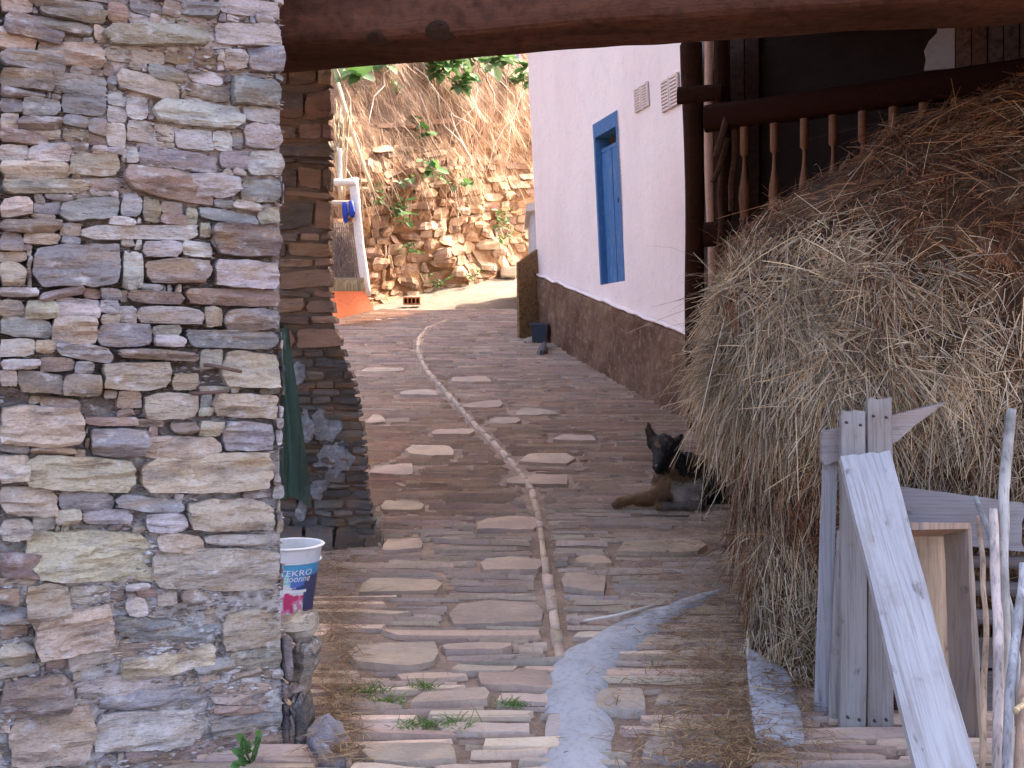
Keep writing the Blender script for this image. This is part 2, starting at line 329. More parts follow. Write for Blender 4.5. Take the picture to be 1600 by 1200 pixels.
sg = axis((0, bl[3]-3, 14), (bl[3]-3, bl[7], 190), (bl[7], bl[-1], 10)); hg = axis((0, 9, 110), (9, 15, 14))
S, H = np.meshgrid(sg, hg, indexing='ij')
bm_ = MB(); bp = bank(S, H); cn = .5+.5*np.clip(fbm(v3(S*1.3, H*1.3, 1), 31), -1, 1)
up = np.clip((H-2.4)/2, 0, 1)
bc = (np.array([.26, .135, .06])*(1-up)[..., None]+np.array([.34, .22, .15])*up[..., None])*(.7+.6*cn)[..., None]
bm_.grid(bp, bc)
bank_o = tag(bm_.build('hillside', M['bank']), 'steep earth bank with stones, dry roots and weeds behind the lane', kind='structure')
def pxof(p): p = np.asarray(p); return 800+F*p[..., 0]/p[..., 1], 540-F*(p[..., 2]-CZ)/p[..., 1]
st_list = []
h = .02
while h < 4.9:
    rh = rnd.uniform(.09, .24)*(1 if h < 3 else 1.1); s = bl[3]-2.5
    while s < bl[7]:
        w = rnd.uniform(.2, .72); pc = bank(s+w/2, h+rh/2); px, py = pxof(pc)
        keep = 1 if h < 2.2 else max(0, .7-.45*(h-2.2))
        if 505 < px < 860 and py > 60 and rnd.random() < keep:
            tl = rnd.uniform(-.16, .10)+(.05 if h > 1 else -.08)
            j = rh*.22
            q = [(s+.012+rnd.uniform(-j, j), h+rnd.uniform(-j, j)-tl*w/2), (s+w-.012+rnd.uniform(-j, j), h+rnd.uniform(-j, j)+tl*w/2), (s+w-.012+rnd.uniform(-j, j), h+rh+rnd.uniform(-j, .3*j)+tl*w/2), (s+.012+rnd.uniform(-j, j), h+rh+rnd.uniform(-j, .3*j)-tl*w/2)]
            st_list.append((w*rh/pc[1]**2, q))
        s += w
    h += rh*.96
st_list.sort(key=lambda a: -a[0])
bst = MB()
for i, (_, q) in enumerate(st_list):
    c = pcol(rnd.choice([(.36, .185, .07), (.40, .215, .085), (.28, .135, .05), (.42, .26, .13), (.23, .115, .055), (.33, .185, .085)]), .2)
    m = MB() if i < 300 else bst
    stone(m, q, bank, rnd.uniform(.03, .12), c, 7 if i < 150 else 5, 4 if i < 150 else 3, back=.12, k=.15, wob=.12, rough=.35, layer=.25, flat=.4)
    if i < 300: m.build('stone', M['bankstone'], bank_o, smooth=False)
if bst.n: bst.build('stones', M['bankstone'], bank_o, smooth=False, kind='stuff')

# ------------------------------------------------------------------ the near stone wall on the left
CW = P(443, 540, 3.7)*np.array([1, 1, 0]); E = np.array([.868, .496, 0]); NW = np.array([.496, -.868, 0])
def wframe(u, v, d): return CW+np.asarray(u, float)[..., None]*E+np.asarray(d, float)[..., None]*NW+v3(0, 0, v)
def w_uv(px, py):
    r = np.array([(px-800)/F, 1, (540-py)/F]); t = CW.dot(NW)/r.dot(NW); p = r*t
    return np.array([(p-CW).dot(E), p[2]+CZ])
STONES = [
 (0,-8,48,20,'t',.1),(48,2,160,17,'g',.12),(60,14,165,33,'b',.14),(38,30,143,50,'b',.2),(4,28,100,66,'b',.2),(-6,49,53,82,'t',.25),(55,69,160,103,'t',.1),(0,82,102,110,'g',.14),(0,110,82,140,'b',.1),(80,118,166,150,'g',.08),
 (0,140,68,153,'b',.1),(0,154,33,176,'g',.05),(33,157,92,181,'g',.06),(95,150,165,181,'g',.1),(0,178,25,204,'t',0),(28,185,95,204,'b',.05),(26,202,92,217,'t',.05),(0,206,75,224,'b',.1),(0,226,45,252,'w',0),(45,226,108,254,'w',0),
 (0,254,108,280,'t',.02),(110,240,185,276,'o',.05),(5,282,138,303,'o',0),(0,308,48,340,'t',-.1),(52,318,92,334,'g',0),(130,280,185,298,'b',0),(92,310,185,344,'g',-.1),(0,344,92,364,'r',0),(125,352,310,374,'w',.02),
 (165,40,330,73,'o',.02),(332,36,442,73,'w',.04),(340,2,440,26,'w',.1),(282,6,338,28,'g',.1),(386,76,442,115,'g',.05),(350,79,385,110,'w',0),(182,118,278,152,'o',.3),(232,106,288,128,'g',.3),(360,125,442,166,'g',.1),
 (240,158,378,200,'w',.1),(380,195,445,232,'w',.08),(385,237,444,276,'w',.03),(215,236,340,266,'g',.12),(192,270,330,312,'r',.22),(286,272,374,310,'w',.05),(376,282,438,317,'g',.05),(404,327,441,350,'t',-.1),(310,330,402,348,'g',.15),(330,353,442,400,'b',.05),
 (50,381,187,452,'g',-.02),(0,410,38,448,'t',0),(191,392,220,453,'w',0),(224,402,327,443,'r',0),(332,404,442,453,'w',.05),(286,452,441,478,'r',.03),(200,455,282,474,'b',.08),(0,451,58,463,'w',0),(62,452,128,466,'b',-.2),
 (0,468,36,494,'t',0),(40,468,86,500,'o',0),(87,466,155,497,'w',.05),(158,470,182,490,'g',0),(0,497,81,527,'g',.08),(82,494,148,540,'t',0),(150,506,237,542,'g',0),(216,480,318,506,'w',.02),(320,480,345,512,'t',0),(348,482,441,518,'g',0),
 (240,525,288,541,'w',0),(290,517,436,544,'g',.02),(0,529,54,556,'w',0),(55,531,85,551,'t',0),(88,536,175,563,'g',.15),(182,546,310,562,'b',.05),(0,562,60,576,'w',0),(0,578,25,603,'t',0),(28,580,95,613,'b',.1),(97,583,158,620,'r',0),(162,566,268,610,'o',.02),
 (347,547,437,606,'t',.05),(0,632,130,699,'t',.05),(62,621,124,640,'r',.1),(132,652,214,664,'r',0),(222,614,308,654,'t',0),(332,614,433,651,'t',.04),(210,655,252,666,'r',0),(267,661,308,676,'r',0),(347,657,428,704,'g',0),(142,668,228,713,'g',0),
 (222,682,342,717,'t',0),(0,690,44,706,'g',.1),(46,698,114,708,'r',0),(0,710,45,752,'t',-.05),(34,712,212,766,'t',.08),(217,708,424,770,'t',-.05),(0,758,88,804,'t',0),(92,766,174,798,'g',0),(182,776,284,798,'g',.1),(292,778,428,829,'t',0),
 (0,809,47,841,'t',-.1),(86,796,126,817,'t',-.1),(130,796,203,819,'w',.02),(228,801,289,831,'w',0),(40,830,243,907,'t',.02),(246,832,314,861,'t',.1),(317,834,420,850,'w',0),(0,860,64,899,'r',0),(234,854,432,924,'t',.02),(0,902,54,914,'t',0),
 (0,918,27,940,'r',0),(0,943,46,970,'g',0),(0,972,43,995,'b',0),(40,910,107,978,'t',-.1),(107,912,167,942,'t',0),(282,919,319,937,'r',-.1),(213,918,242,930,'r',0),(196,931,227,960,'w',0),(54,948,177,1020,'t',-.12),(107,1003,184,1040,'o',-.25),
 (176,966,334,1002,'g',.1),(346,946,468,1008,'o',-.05),(172,1001,296,1022,'r',-.12),(187,1014,334,1050,'t',-.2),(0,1002,54,1038,'t',.05),(357,1011,452,1046,'o',-.05),(454,988,490,1058,'b',0),(300,1026,366,1048,'g',0),(0,1056,111,1113,'b',-.15),
 (117,1050,289,1090,'w',-.17),(152,1074,319,1103,'g',-.08),(327,1061,444,1098,'o',0),(447,1062,476,1089,'r',-.1),(331,1099,408,1114,'r',0),(322,1112,444,1143,'g',-.12),(142,1108,318,1170,'w',-.05),(14,1100,147,1193,'t',-.05),(332,1140,438,1164,'r',-.1),
 (196,1158,338,1184,'b',-.12),(0,1196,148,1225,'t',0),(160,1186,300,1216,'r',-.1),(302,1170,448,1208,'t',-.05),(450,1095,478,1180,'d',0)]
XG0, YG0, CE = -340, -260, 3
occ = np.zeros(((450-XG0)//CE, (1330-YG0)//CE), bool)
def mark(x0, y0, x1, y1): occ[max(0, int((x0-XG0)/CE)):int((x1-XG0)/CE)+1, max(0, int((y0-YG0)/CE)):int((y1-YG0)/CE)+1] = True
quads = []
for x0, y0, x1, y1, c, tl in STONES:
    w = x1-x0; dy = tl*w/2
    n = max(1, int(w/14)); 
    for i in range(n):
        xa = x0+w*i/n; xb = x0+w*(i+1)/n; dd = tl*((xa+xb)/2-(x0+x1)/2); mark(xa, y0+dd+1, xb, y1+dd-1)
    j = min(4, (y1-y0)*.08)
    q = [w_uv(x0+rnd.uniform(-2, 3), y1-dy+rnd.uniform(-j, j*.4)), w_uv(x1+rnd.uniform(-3, 2), y1+dy+rnd.uniform(-j, j*.4)), w_uv(x1+rnd.uniform(-3, 2), y0+dy+rnd.uniform(-j*.4, j)), w_uv(x0+rnd.uniform(-2, 3), y0-dy+rnd.uniform(-j*.4, j))]
    th = rnd.uniform(.020, .055)+(.016 if (y1-y0) > 40 else 0)
    quads.append((1e9, q, c, th, x1 > 425, w, y1-y0))
gx, gy = occ.shape
for (mw, mh, minw, minh) in ((36, 13, 10, 6), (26, 9, 6, 4), (16, 6, 3, 3)):
    for jy in range(gy):
        for ix in range(gx):
            if occ[ix, jy]: continue
            W = rnd.randint(minw, mw); Hh = rnd.randint(minh, mh); w = 0
            if XG0+ix*CE < -20: W = int(W*1.4); Hh = int(Hh*1.3)
            while w < W and ix+w < gx and not occ[ix+w, jy]: w += 1
            hh = 1
            while hh < Hh and jy+hh < gy and not occ[ix:ix+w, jy+hh].any(): hh += 1
            if w < minw or hh < minh:
                continue
            occ[ix:ix+w, jy:jy+hh] = True
            x0, x1, y0, y1 = XG0+ix*CE, XG0+(ix+w)*CE, YG0+jy*CE, YG0+(jy+hh)*CE
            ym = (y0+y1)/2
            if ym > 560 and hh*CE < 30 and rnd.random() < .30: continue          # left as mortar
            tl = (540-ym)/(3600-x0)+rnd.uniform(-.06, .06); dy = tl*(x1-x0)/2; j = (y1-y0)*.10
            q = [w_uv(x0+rnd.uniform(0, 2), y1-dy-rnd.uniform(0, j)), w_uv(x1-rnd.uniform(0, 4), y1+dy-rnd.uniform(0, j)), w_uv(x1-rnd.uniform(0, 4), y0+dy+rnd.uniform(0, j)), w_uv(x0+rnd.uniform(0, 4), y0-dy+rnd.uniform(0, j))]
            if x0 > 165 and ym < 380: c = rnd.choices('wgobr', [4, 2, 2, 2, 1])[0]
            elif ym < 600: c = rnd.choices('gbotrw', [4, 3, 2, 2, 2, 1])[0]
            else: c = rnd.choices('tgorwb', [3, 2, 2, 2, 2, 2])[0]
            quads.append(((x1-x0)*(y1-y0) if x1 > 0 and 0 < y1 and y0 < 1200 else 0, q, c, rnd.uniform(.008, .036), x1 > 425, x1-x0, y1-y0))
wall = thing('stone_wall', 'near dry stone wall of grey and tan schist filling the left side', 'wall', wframe(-1.0, .1, -.3))
U, V = np.meshgrid(np.linspace(-2.2, 0, 190), np.linspace(-.1, 4.6, 380), indexing='ij')
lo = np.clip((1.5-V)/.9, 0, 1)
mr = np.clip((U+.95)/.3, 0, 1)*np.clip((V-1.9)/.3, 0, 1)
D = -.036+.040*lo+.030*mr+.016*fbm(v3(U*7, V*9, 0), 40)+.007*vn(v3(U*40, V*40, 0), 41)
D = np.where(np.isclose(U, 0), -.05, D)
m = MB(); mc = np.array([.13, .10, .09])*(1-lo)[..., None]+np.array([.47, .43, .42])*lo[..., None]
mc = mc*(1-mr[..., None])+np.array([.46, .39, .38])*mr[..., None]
m.grid(wframe(U, V, D), mc)
# the wall's far end and body
for a, b in (((0, -.1), (0, 4.6)),):
    g = np.array([[wframe(np.array(0.), np.array(zv), np.array(dv)) for zv in np.linspace(-.1, 4.6, 40)] for dv in np.linspace(-.05, -.65, 8)])
    g[..., 0] += .012*vn(g*11, 4); m.grid(g, (.36, .32, .31))
g = np.array([[wframe(np.array(uu), np.array(zv), np.array(-.65)) for zv in (-.1, 4.6)] for uu in (0, -2.2)]); m.grid(g, (.36, .32, .31))
g = np.array([[wframe(np.array(uu), np.array(4.6), np.array(dv)) for dv in (-.65, .0)] for uu in (0, -2.2)]); m.grid(g, (.36, .32, .31))
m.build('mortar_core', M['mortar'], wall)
quads.sort(key=lambda a: -a[0])
rest = MB()
for i, (_, q, c, th, end, w, hh) in enumerate(quads):
    q = np.array(q); qc = q.mean(0); q = qc+(q-qc)*np.array([1+.012/max(.05, np.ptp(q[:, 0])), 1+.007/max(.02, np.ptp(q[:, 1]))])
    if end: q[1:3, 0] = np.minimum(q[1:3, 0], 0)-rnd.uniform(.0, .018)
    big = w*hh > 3500
    cc = pcol(c, .16)
    kw = dict(back=.05, k=.10, wob=.055, rough=.26, layer=.20, flat=.30)
    if i < 294:
        m = MB(); stone(m, q, wframe, th, cc, 20 if big else 14, 12 if big else 8, **{**kw, 'back': .20 if end else .05}); m.build('stone', M['schist'], wall, smooth=False)
    else: stone(rest, q, wframe, th, cc, 6, 4, **kw)
rest.build('small_stones', M['schist'], wall, smooth=False, kind='stuff')

ch = MB(); n = 9000; cu = nr.uniform(-1.0, -.01, n); cv = nr.uniform(.15, 2.95, n); sz = nr.uniform(.004, .013, n)
pal_ = np.array([(.46, .41, .40), (.30, .22, .17), (.40, .30, .22), (.52, .49, .49), (.20, .16, .15)]); cc_ = pal_[nr.integers(0, 5, n)]*nr.uniform(.7, 1.2, (n, 1))
lo_c = np.clip((1.5-cv)/.9, 0, 1); mr_c = np.clip((cu+.95)/.3, 0, 1)*np.clip((cv-1.9)/.3, 0, 1); dep_ = -.036+.040*lo_c+.030*mr_c+.016*fbm(v3(cu*7, cv*9, 0), 40)+.007*vn(v3(cu*40, cv*40, 0), 41)+.003+nr.uniform(0, .012, n)
ctr_ = wframe(cu, cv, dep_); off_ = nr.normal(0, 1, (n, 6, 3))*.25+np.array([[1, 0, 0], [-1, 0, 0], [0, 1, 0], [0, -1, 0], [0, 0, .45], [0, 0, -.45]])
vv_ = ctr_[:, None]+off_*sz[:, None, None]*np.array([1.4, 1, .8]); bs = (np.arange(n)*6)[:, None]
ch.add(vv_.reshape(-1, 3), np.concatenate([bs+np.array(t_) for t_ in ((0, 2, 4), (2, 1, 4), (1, 3, 4), (3, 0, 4), (2, 0, 5), (1, 2, 5), (3, 1, 5), (0, 3, 5))]), np.repeat(cc_, 6, 0)); ch.build('rubble_chips', M['mortar'], wall, smooth=False, kind='stuff')
# ------------------------------------------------------------------ stone pier beyond the gap, with its side running up the lane
YP = 6.3
def pframe(u, v, d): return v3(u, YP-np.asarray(d, float), v)
def p_uv(px, py): q = P(px, py, YP); return np.array([q[0], q[2]])
PR = [(-400, 519), (90, 518), (440, 517), (470, 520), (520, 529), (600, 556), (680, 570), (760, 574), (822, 586), (870, 590)]
def pright(py): return np.interp(py, *zip(*PR))
pier = thing('stone_pier', 'dark stone pier between the near wall and the lane, patched with mortar', 'wall', (-1.5, YP+.3, gz(-1.5, YP)))
core = MB(); rows = np.linspace(-140, 880, 90)
g = []
for py in rows:
    z = P(0, py, YP)[2]; xr_ = (pright(py)-800)/F*YP-.02
    g.append([(-3.4, YP+.02, z)]+[(x, YP+.012+.012*float(vn(np.array([x*9, z*9, 0.]))), z) for x in np.linspace(-1.9, xr_, 12)]+[(xr_-.04, YP+.25, z), ((-.181*7.6)-.06, 7.6, z), (-3.4, 7.6, z)])
core.grid(np.array(g)[:, ::-1], (.17, .115, .085)); core.build('wall_core', M['pier'], pier)
py = -140
while py < 845:
    hpx = rnd.choice([rnd.uniform(10, 18), rnd.uniform(22, 40), rnd.uniform(36, 64)]) if py < 520 else rnd.uniform(8, 19)
    x = 330+rnd.uniform(-40, 0) if py < 520 else 380+rnd.uniform(0, 40)
    while x < pright(py+hpx/2)-4:
        w = rnd.uniform(30, 95) if py < 520 else rnd.uniform(18, 60)
        x1 = min(x+w, pright(py+hpx/2)+rnd.uniform(-1, 3))
        if pright(py+hpx/2)-x1 < 14: x1 = pright(py+hpx/2)+rnd.uniform(-1, 1.5)
        end = x1 > pright(py)-6
        tl = rnd.uniform(-.09, .13); dy = tl*(x1-x)/2; j = hpx*.2
        xb_, xt_ = (pright(py+hpx), pright(py)) if end else (x1-1.2, x1-1.2)
        q = [p_uv(x+1.2, py+hpx-dy-1+rnd.uniform(-j, 1)), p_uv(xb_, py+hpx+dy-1+rnd.uniform(-j, 1)), p_uv(xt_, py+dy+rnd.uniform(0, j)), p_uv(x+1.2, py-dy+rnd.uniform(0, j))]
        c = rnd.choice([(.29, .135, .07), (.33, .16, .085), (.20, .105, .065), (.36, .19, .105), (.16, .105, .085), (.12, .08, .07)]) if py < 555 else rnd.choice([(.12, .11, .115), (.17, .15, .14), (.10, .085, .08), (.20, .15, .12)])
        if 450 < py < 640 and x > 500: c = (.06, .045, .04)  # shadowed side painted in as near-black stone colour
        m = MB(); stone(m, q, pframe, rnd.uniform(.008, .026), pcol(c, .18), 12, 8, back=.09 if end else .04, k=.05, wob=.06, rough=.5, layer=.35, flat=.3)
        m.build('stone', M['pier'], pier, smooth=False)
        x = x1
    py += hpx
def blob_quad(x0, y0, x1, y1): return [p_uv(x0, y1), p_uv(x1, y1), p_uv(x1, y0), p_uv(x0, y0)]
for x0, y0, x1, y1 in ((466, 634, 492, 694), (488, 640, 535, 690), (490, 690, 545, 758), (486, 748, 512, 782), (462, 780, 480, 815), (458, 565, 478, 602), (528, 700, 556, 736)):
    m = MB(); stone(m, blob_quad(x0, y0, x1, y1), pframe, .036, (.27, .265, .28), 14, 18, back=.012, k=.30, wob=.11, rough=.5, layer=.1, flat=.5); m.build('mortar_patch', M['mortar'], pier)
# rounded kerb stones at its foot
kp = [(418, 836), (470, 846), (520, 842), (562, 826), (590, 806), (596, 790)]
for (a, b) in zip(kp[:-1], kp[1:]):
    m = MB(); pa, pb = P(a[0], a[1], 6.1), P(b[0], b[1], 6.1); pa[1] = 6.12 if a[0] < 550 else 6.25; pb[1] = 6.12 if b[0] < 550 else 6.3
    za, zb = gz(0, pa[1]), gz(0, pb[1])
    c8 = np.array([(pa[0]+.004, pa[1], za-.05), (pb[0]-.004, pb[1], zb-.05), (pb[0]-.02, pb[1]+.3, zb-.05), (pa[0], pa[1]+.3, za-.05), (pa[0]+.012, pa[1]+.03, za+.125), (pb[0]-.012, pb[1]+.03, zb+.125), (pb[0]-.03, pb[1]+.3, zb+.14), (pa[0], pa[1]+.3, za+.14)])
    n = 6; tt = np.linspace(0, 1, n)
    prof = []
    for k in range(5):
        f = [(0, 0), (0, .6), (.12, .95), (.5, 1), (1, 1)][k]
        lo_ = c8[0]*(1-tt)[:, None]+c8[1]*tt[:, None]; hi_ = c8[4]*(1-tt)[:, None]+c8[5]*tt[:, None]; hb = c8[7]*(1-tt)[:, None]+c8[6]*tt[:, None]
        row = lo_*(1-f[1])+hi_*f[1]; row = row*(1-f[0])+hb*f[0]*1 if f[0] else row; row = row+.012*v3(vn(row*12, 1), vn(row*12, 2), vn(row*12, 3)); prof.append(row)
    m.grid(np.array(prof).transpose(1, 0, 2), (.15, .125, .11)); m.build('kerb_stone', M['pier'], pier)

# ------------------------------------------------------------------ lintel beam and the floor above the passage
def beam_pts(A, B, h, d, n=60, m=20, wob=.03, seed=0, sag=0):
    A, B = np.array(A, float), np.array(B, float); ex = (B-A)/np.linalg.norm(B-A); ez = np.array([0, 0, 1.]); ey = np.cross(ez, ex)
    g = []
    L = np.linalg.norm(B-A)
    for i in range(n):
        t = i/(n-1); c = A+(B-A)*t; ring = []
        for k in range(m):
            th = 2*math.pi*k/m; cx, sx = math.cos(th), math.sin(th); p = 9.0
            r = (abs(cx)**p+abs(sx)**p)**(-1/p)
            w = 1+wob*float(fbm(np.array([t*L*2.2, cx*1.1+seed, sx*1.1]), seed, 3))*1.6
            ring.append(c+ey*(-cx*r*d/2*w)+ez*(sx*r*h/2*w+sag*(1-(2*t-1)**2)))
        g.append(ring)
    return np.array(g)
HB = .42
la, lb = P(430, 72, 4.0), P(1640, -14, 3.45)
la2 = la+(la-lb)*.18; lb2 = lb+(lb-la)*.35
beam = thing('lintel_beam', 'massive rough dark timber beam spanning the passage overhead', 'beam', (la+lb)/2)
g = beam_pts(la2+np.array([0, .2, HB/2]), lb2+np.array([0, .2, HB/2]), HB, .40, 150, 72, .030, 3)
m = MB(); cb = np.array([.082, .038, .026])*(1+.35*fbm(v3(g[..., 0]*1.5, g[..., 1]*9, g[..., 2]*14), 6))[..., None]
m.grid(g.transpose(1, 0, 2), np.clip(cb, .01, .5).transpose(1, 0, 2), close_u=True); m.build('timber', M['wood_dark'], beam, smooth=False)
for px, py, rx, rz in ((590, 56, .05, .03), (690, 42, .075, .05)):
    yb = float(np.interp(px, [430, 1640], [4.0, 3.45])); c = P(px, py, yb); m = MB()
    th = np.linspace(0, 2*math.pi, 20, endpoint=False); g = []
    for k, f in enumerate((1, .8, .45, .05)): g.append(np.array([c+np.array([math.cos(a)*rx*f, -(.014*k)+.012, math.sin(a)*rz*f]) for a in th]))
    m.grid(np.array(g).transpose(1, 0, 2), (.035, .02, .014), close_u=True); m.build('knot', M['wood_dark'], beam)
up = thing('upper_storey', 'unseen timber floor, front wall and roof blocking light above the passage', 'building', (1.5, 5, 4.6))
m = MB(); x = -4.0
m.box(-4, 1.5, 4.15, 5.7, 4.72, 4.9, (.10, .06, .04)); m.box(1.5, 7, 4.15, 9.4, 4.72, 4.9, (.10, .06, .04)); m.build('floor_slab', M['wood_dark'], up)  # slab cut back over the lane to let more light down
x = -4.0
while x < 6.9:
    m = MB(); m.box(x, x+.22, 4.2, 9.4 if x > 1.5 else 5.7, 4.66, 4.70, pcol((.10, .06, .04), .3)); m.build('floor_board', M['wood_dark'], up); x += .235
for yj in (4.9, 5.5, 6.9, 7.9, 8.9):
    m = MB(); m.box(-4 if yj < 5.6 else 1.5, 7, yj, yj+.16, 4.48, 4.655, (.09, .05, .035)); m.build('joist', M['wood_dark'], up)
m = MB(); g = np.array([[[xx, float(np.interp(xx, [la2[0], lb2[0]], [la2[1], lb2[1]]))+dy, zz] for zz in np.linspace(la[2]+HB-.02, 5.95, 12)] for dy, xx in [(.12, x_) for x_ in np.linspace(-4, 7, 30)]])
m.grid(g, (.3, .26, .22)); m.build('front_wall', M['pier'], up)
m = MB(); m.hexa([(-4.3, 3.6, 5.9), (1.5, 3.3, 5.9), (1.5, 5.9, 5.9), (-4.3, 5.9, 5.9), (-4.3, 3.6, 6.05), (1.5, 3.3, 6.05), (1.5, 5.9, 6.7), (-4.3, 5.9, 6.7)], (.16, .15, .16)); m.hexa([(1.502, 3.3, 5.9), (7.3, 2.9, 5.9), (7.3, 9.8, 5.9), (1.502, 9.8, 5.9), (1.502, 3.3, 6.05), (7.3, 2.9, 6.05), (7.3, 9.8, 7.3), (1.502, 9.8, 7.3)], (.16, .15, .16)); m.build('roof', M['pier'], up, smooth=False)  # unseen roof blocks, added to keep sun from leaking in

# ------------------------------------------------------------------ white house on the right
HA = np.array([1.79, 10.0]); HD = np.array([-.2642, .9645]); HL = 5.19; HN = np.array([-.9645, -.2642])
LEAN = .05
def hp(s, h, d=0.0):                      # s along wall (near -> far), h world height, d outwards
    s, h, d = np.broadcast_arrays(np.asarray(s, float), np.asarray(h, float), np.asarray(d, float))
    o = d+LEAN*(h-1.9); return v3(HA[0]+HD[0]*s+HN[0]*o, HA[1]+HD[1]*s+HN[1]*o, h)
def h_s(px, py):                          # photo pixel -> (s, h) on the wall plane
    for_s = np.linspace(-1, 8, 4001); h = np.full_like(for_s, 3.0)
    for _ in range(6):
        p = hp(for_s, h); xx, yy = pxof(p); k = np.argmin(np.abs(xx-px)); hk = CZ+(540-py)/F*p[k, 1]; h[:] = hk
    return for_s[k], hk
house = thing('white_house', 'white plastered house with brown plinth and tall blue shuttered opening', 'house', hp(2.6, gz(1.1, 12.5)))
ds1, dh0 = h_s(939, 445); ds0, _ = h_s(977, 434); dh1 = h_s(926, 196)[1]
TOP = 6.3
def ptop(s): return np.interp(s, [-.6, 0, HL], [1.62, 1.675, 2.63])
sgv = axis((0, ds0, 14), (ds0, ds1, 8), (ds1, HL, 24)); hgv = axis((.5, dh0, 20), (dh0, dh1, 18), (dh1, TOP, 24))
S, H = np.meshgrid(sgv, hgv, indexing='ij'); g = hp(S, H, .012*fbm(v3(S*1.2, H*1.2, 0), 50))
hole = lambda a, b: ds0-1e-4 <= a <= ds1+1e-4 and dh0-1e-4 <= b <= dh1+1e-4
idx = np.arange(S.size).reshape(S.shape); fs = []
for i in range(len(sgv)-1):
    for j in range(len(hgv)-1):
        a, b = (sgv[i]+sgv[i+1])/2, (hgv[j]+hgv[j+1])/2
        if not hole(a, b): fs.append((idx[i, j], idx[i, j+1], idx[i+1, j+1], idx[i+1, j]))
m = MB(); m.add(g.reshape(-1, 3), np.array(fs), (.8, .8, .8))
DW = -.30                                  # reveals
for (a, b) in (((ds0, dh0), (ds0, dh1)), ((ds0, dh1), (ds1, dh1)), ((ds1, dh1), (ds1, dh0)), ((ds1, dh0), (ds0, dh0))):
    m.add([hp(*a, .004), hp(*b, .004), hp(*b, DW), hp(*a, DW)], np.array([[0, 1, 2, 3]]))
far = hp(HL, 0)[:2]; HT = np.array([.9645, .2642])
def hb(s, h, w): q = hp(s, h); return q+np.array([HT[0]*w, HT[1]*w, 0])
for a, b in (((0, 0), (0, 6)), ((HL, 0), (HL, 6)), ((0, 6), (HL, 6))):
    m.add([hb(a[0], .5, a[1]+.001), hb(b[0], .5, b[1]), hb(b[0], TOP, b[1]), hb(a[0], TOP, a[1]+.001)], np.array([[0, 1, 2, 3]]))
m.build('wall', M['plaster'], house)
m = MB(); m.hexa([hb(-.25, TOP-.02, -.35), hb(HL+.25, TOP-.02, -.35), hb(HL+.25, TOP-.02, 6.3), hb(-.25, TOP-.02, 6.3), hb(-.25, TOP+.12, -.35), hb(HL+.25, TOP+.12, -.35), hb(HL+.25, TOP+1.2, 6.3), hb(-.25, TOP+1.2, 6.3)], (.15, .15, .17)); m.build('roof', M['pier'], house, smooth=False)
S, T = np.meshgrid(np.linspace(0, HL, 150), np.linspace(0, 1, 32), indexing='ij'); hb0 = gz(1, HA[1]+HD[1]*S)-.12; H = hb0+(ptop(S)-hb0)*T
dd = .04+.016*fbm(v3(S*5, H*5, 0), 51)+.012*vn(v3(S*17, H*17, 0), 52); dd = np.where(T > .995, -.02, dd)
m = MB(); m.grid(hp(S, H, dd), (.25, .18, .14)); m.build('plinth', M['render'], house)
S, T = np.meshgrid(np.linspace(0, HL, 60), np.linspace(-1, 1, 7), indexing='ij')
m = MB(); m.grid(hp(S, ptop(S)+.012+.020*T+.012*fbm(v3(S*5, 0, 0), 3), .045*np.sqrt(np.clip(1-T**2, 0, 1))+.004), (.8, .8, .8)); m.build('trim', M['plaster'], house)
def hbox(m, s0, s1, h0, h1, d0, d1, col=(.5, .5, .5)):
    m.hexa([hp(s0, h0, d1), hp(s1, h0, d1), hp(s1, h0, d0), hp(s0, h0, d0), hp(s0, h1, d1), hp(s1, h1, d1), hp(s1, h1, d0), hp(s0, h1, d0)], col)
sh = bpy.data.objects.new('door', None); COL.objects.link(sh); sh.parent = house; sh.location = hp(ds0, dh0)-wloc(house); sh['label'] = 'blue painted double door set in a thin blue frame'
fw = .055
for nm, bx in (('frame_head', (ds0, ds1, dh1-.17, dh1, -.17, .012)), ('frame_post', (ds0, ds0+fw, dh0, dh1-.173, -.13, .010)), ('frame_post', (ds1-fw, ds1, dh0, dh1-.173, -.17, .010))):
    m = MB(); hbox(m, *bx); m.build(nm, M['blue'], sh, smooth=False)
i0, i1 = ds0+fw+.004, ds1-fw-.004; nb = 4; hh1 = dh1-.36
for k in range(nb):
    a = i0+(i1-i0)*k/nb+.003; b = i0+(i1-i0)*(k+1)/nb-.003
    m = MB(); hbox(m, a, b, dh0+.015, hh1 if k >= 1 else dh0+1.05, -.11-.004*(k % 2), -.06-.006*(k % 2)); m.build('door_board', M['blue'], sh, smooth=False)
m = MB(); hbox(m, i0, i1, hh1+.004, hh1+.05, -.12, -.06); m.build('rail', M['blue'], sh, smooth=False)
m = MB(); hbox(m, i0+.02, i0+.05, dh0+1.06, hh1, -.16, -.12, (.16, .09, .07)); m.build('inner_jamb', M['wood_dark'], sh, smooth=False)
m = MB(); hbox(m, ds0+.002, ds1-.002, dh0+.002, dh1-.002, -.30, -.285, (.05, .035, .03)); m.build('shade_backing', M['wood_dark'], sh, smooth=False)  # dark sheet stands in for the unlit room behind the door
m = MB(); m.tube([hp(i0+.12, dh0+.95, -.07), hp(i0+.12, dh0+.95, -.03)], .03, 10, (.03, .03, .03)); m.build('latch', M['plain'], sh)
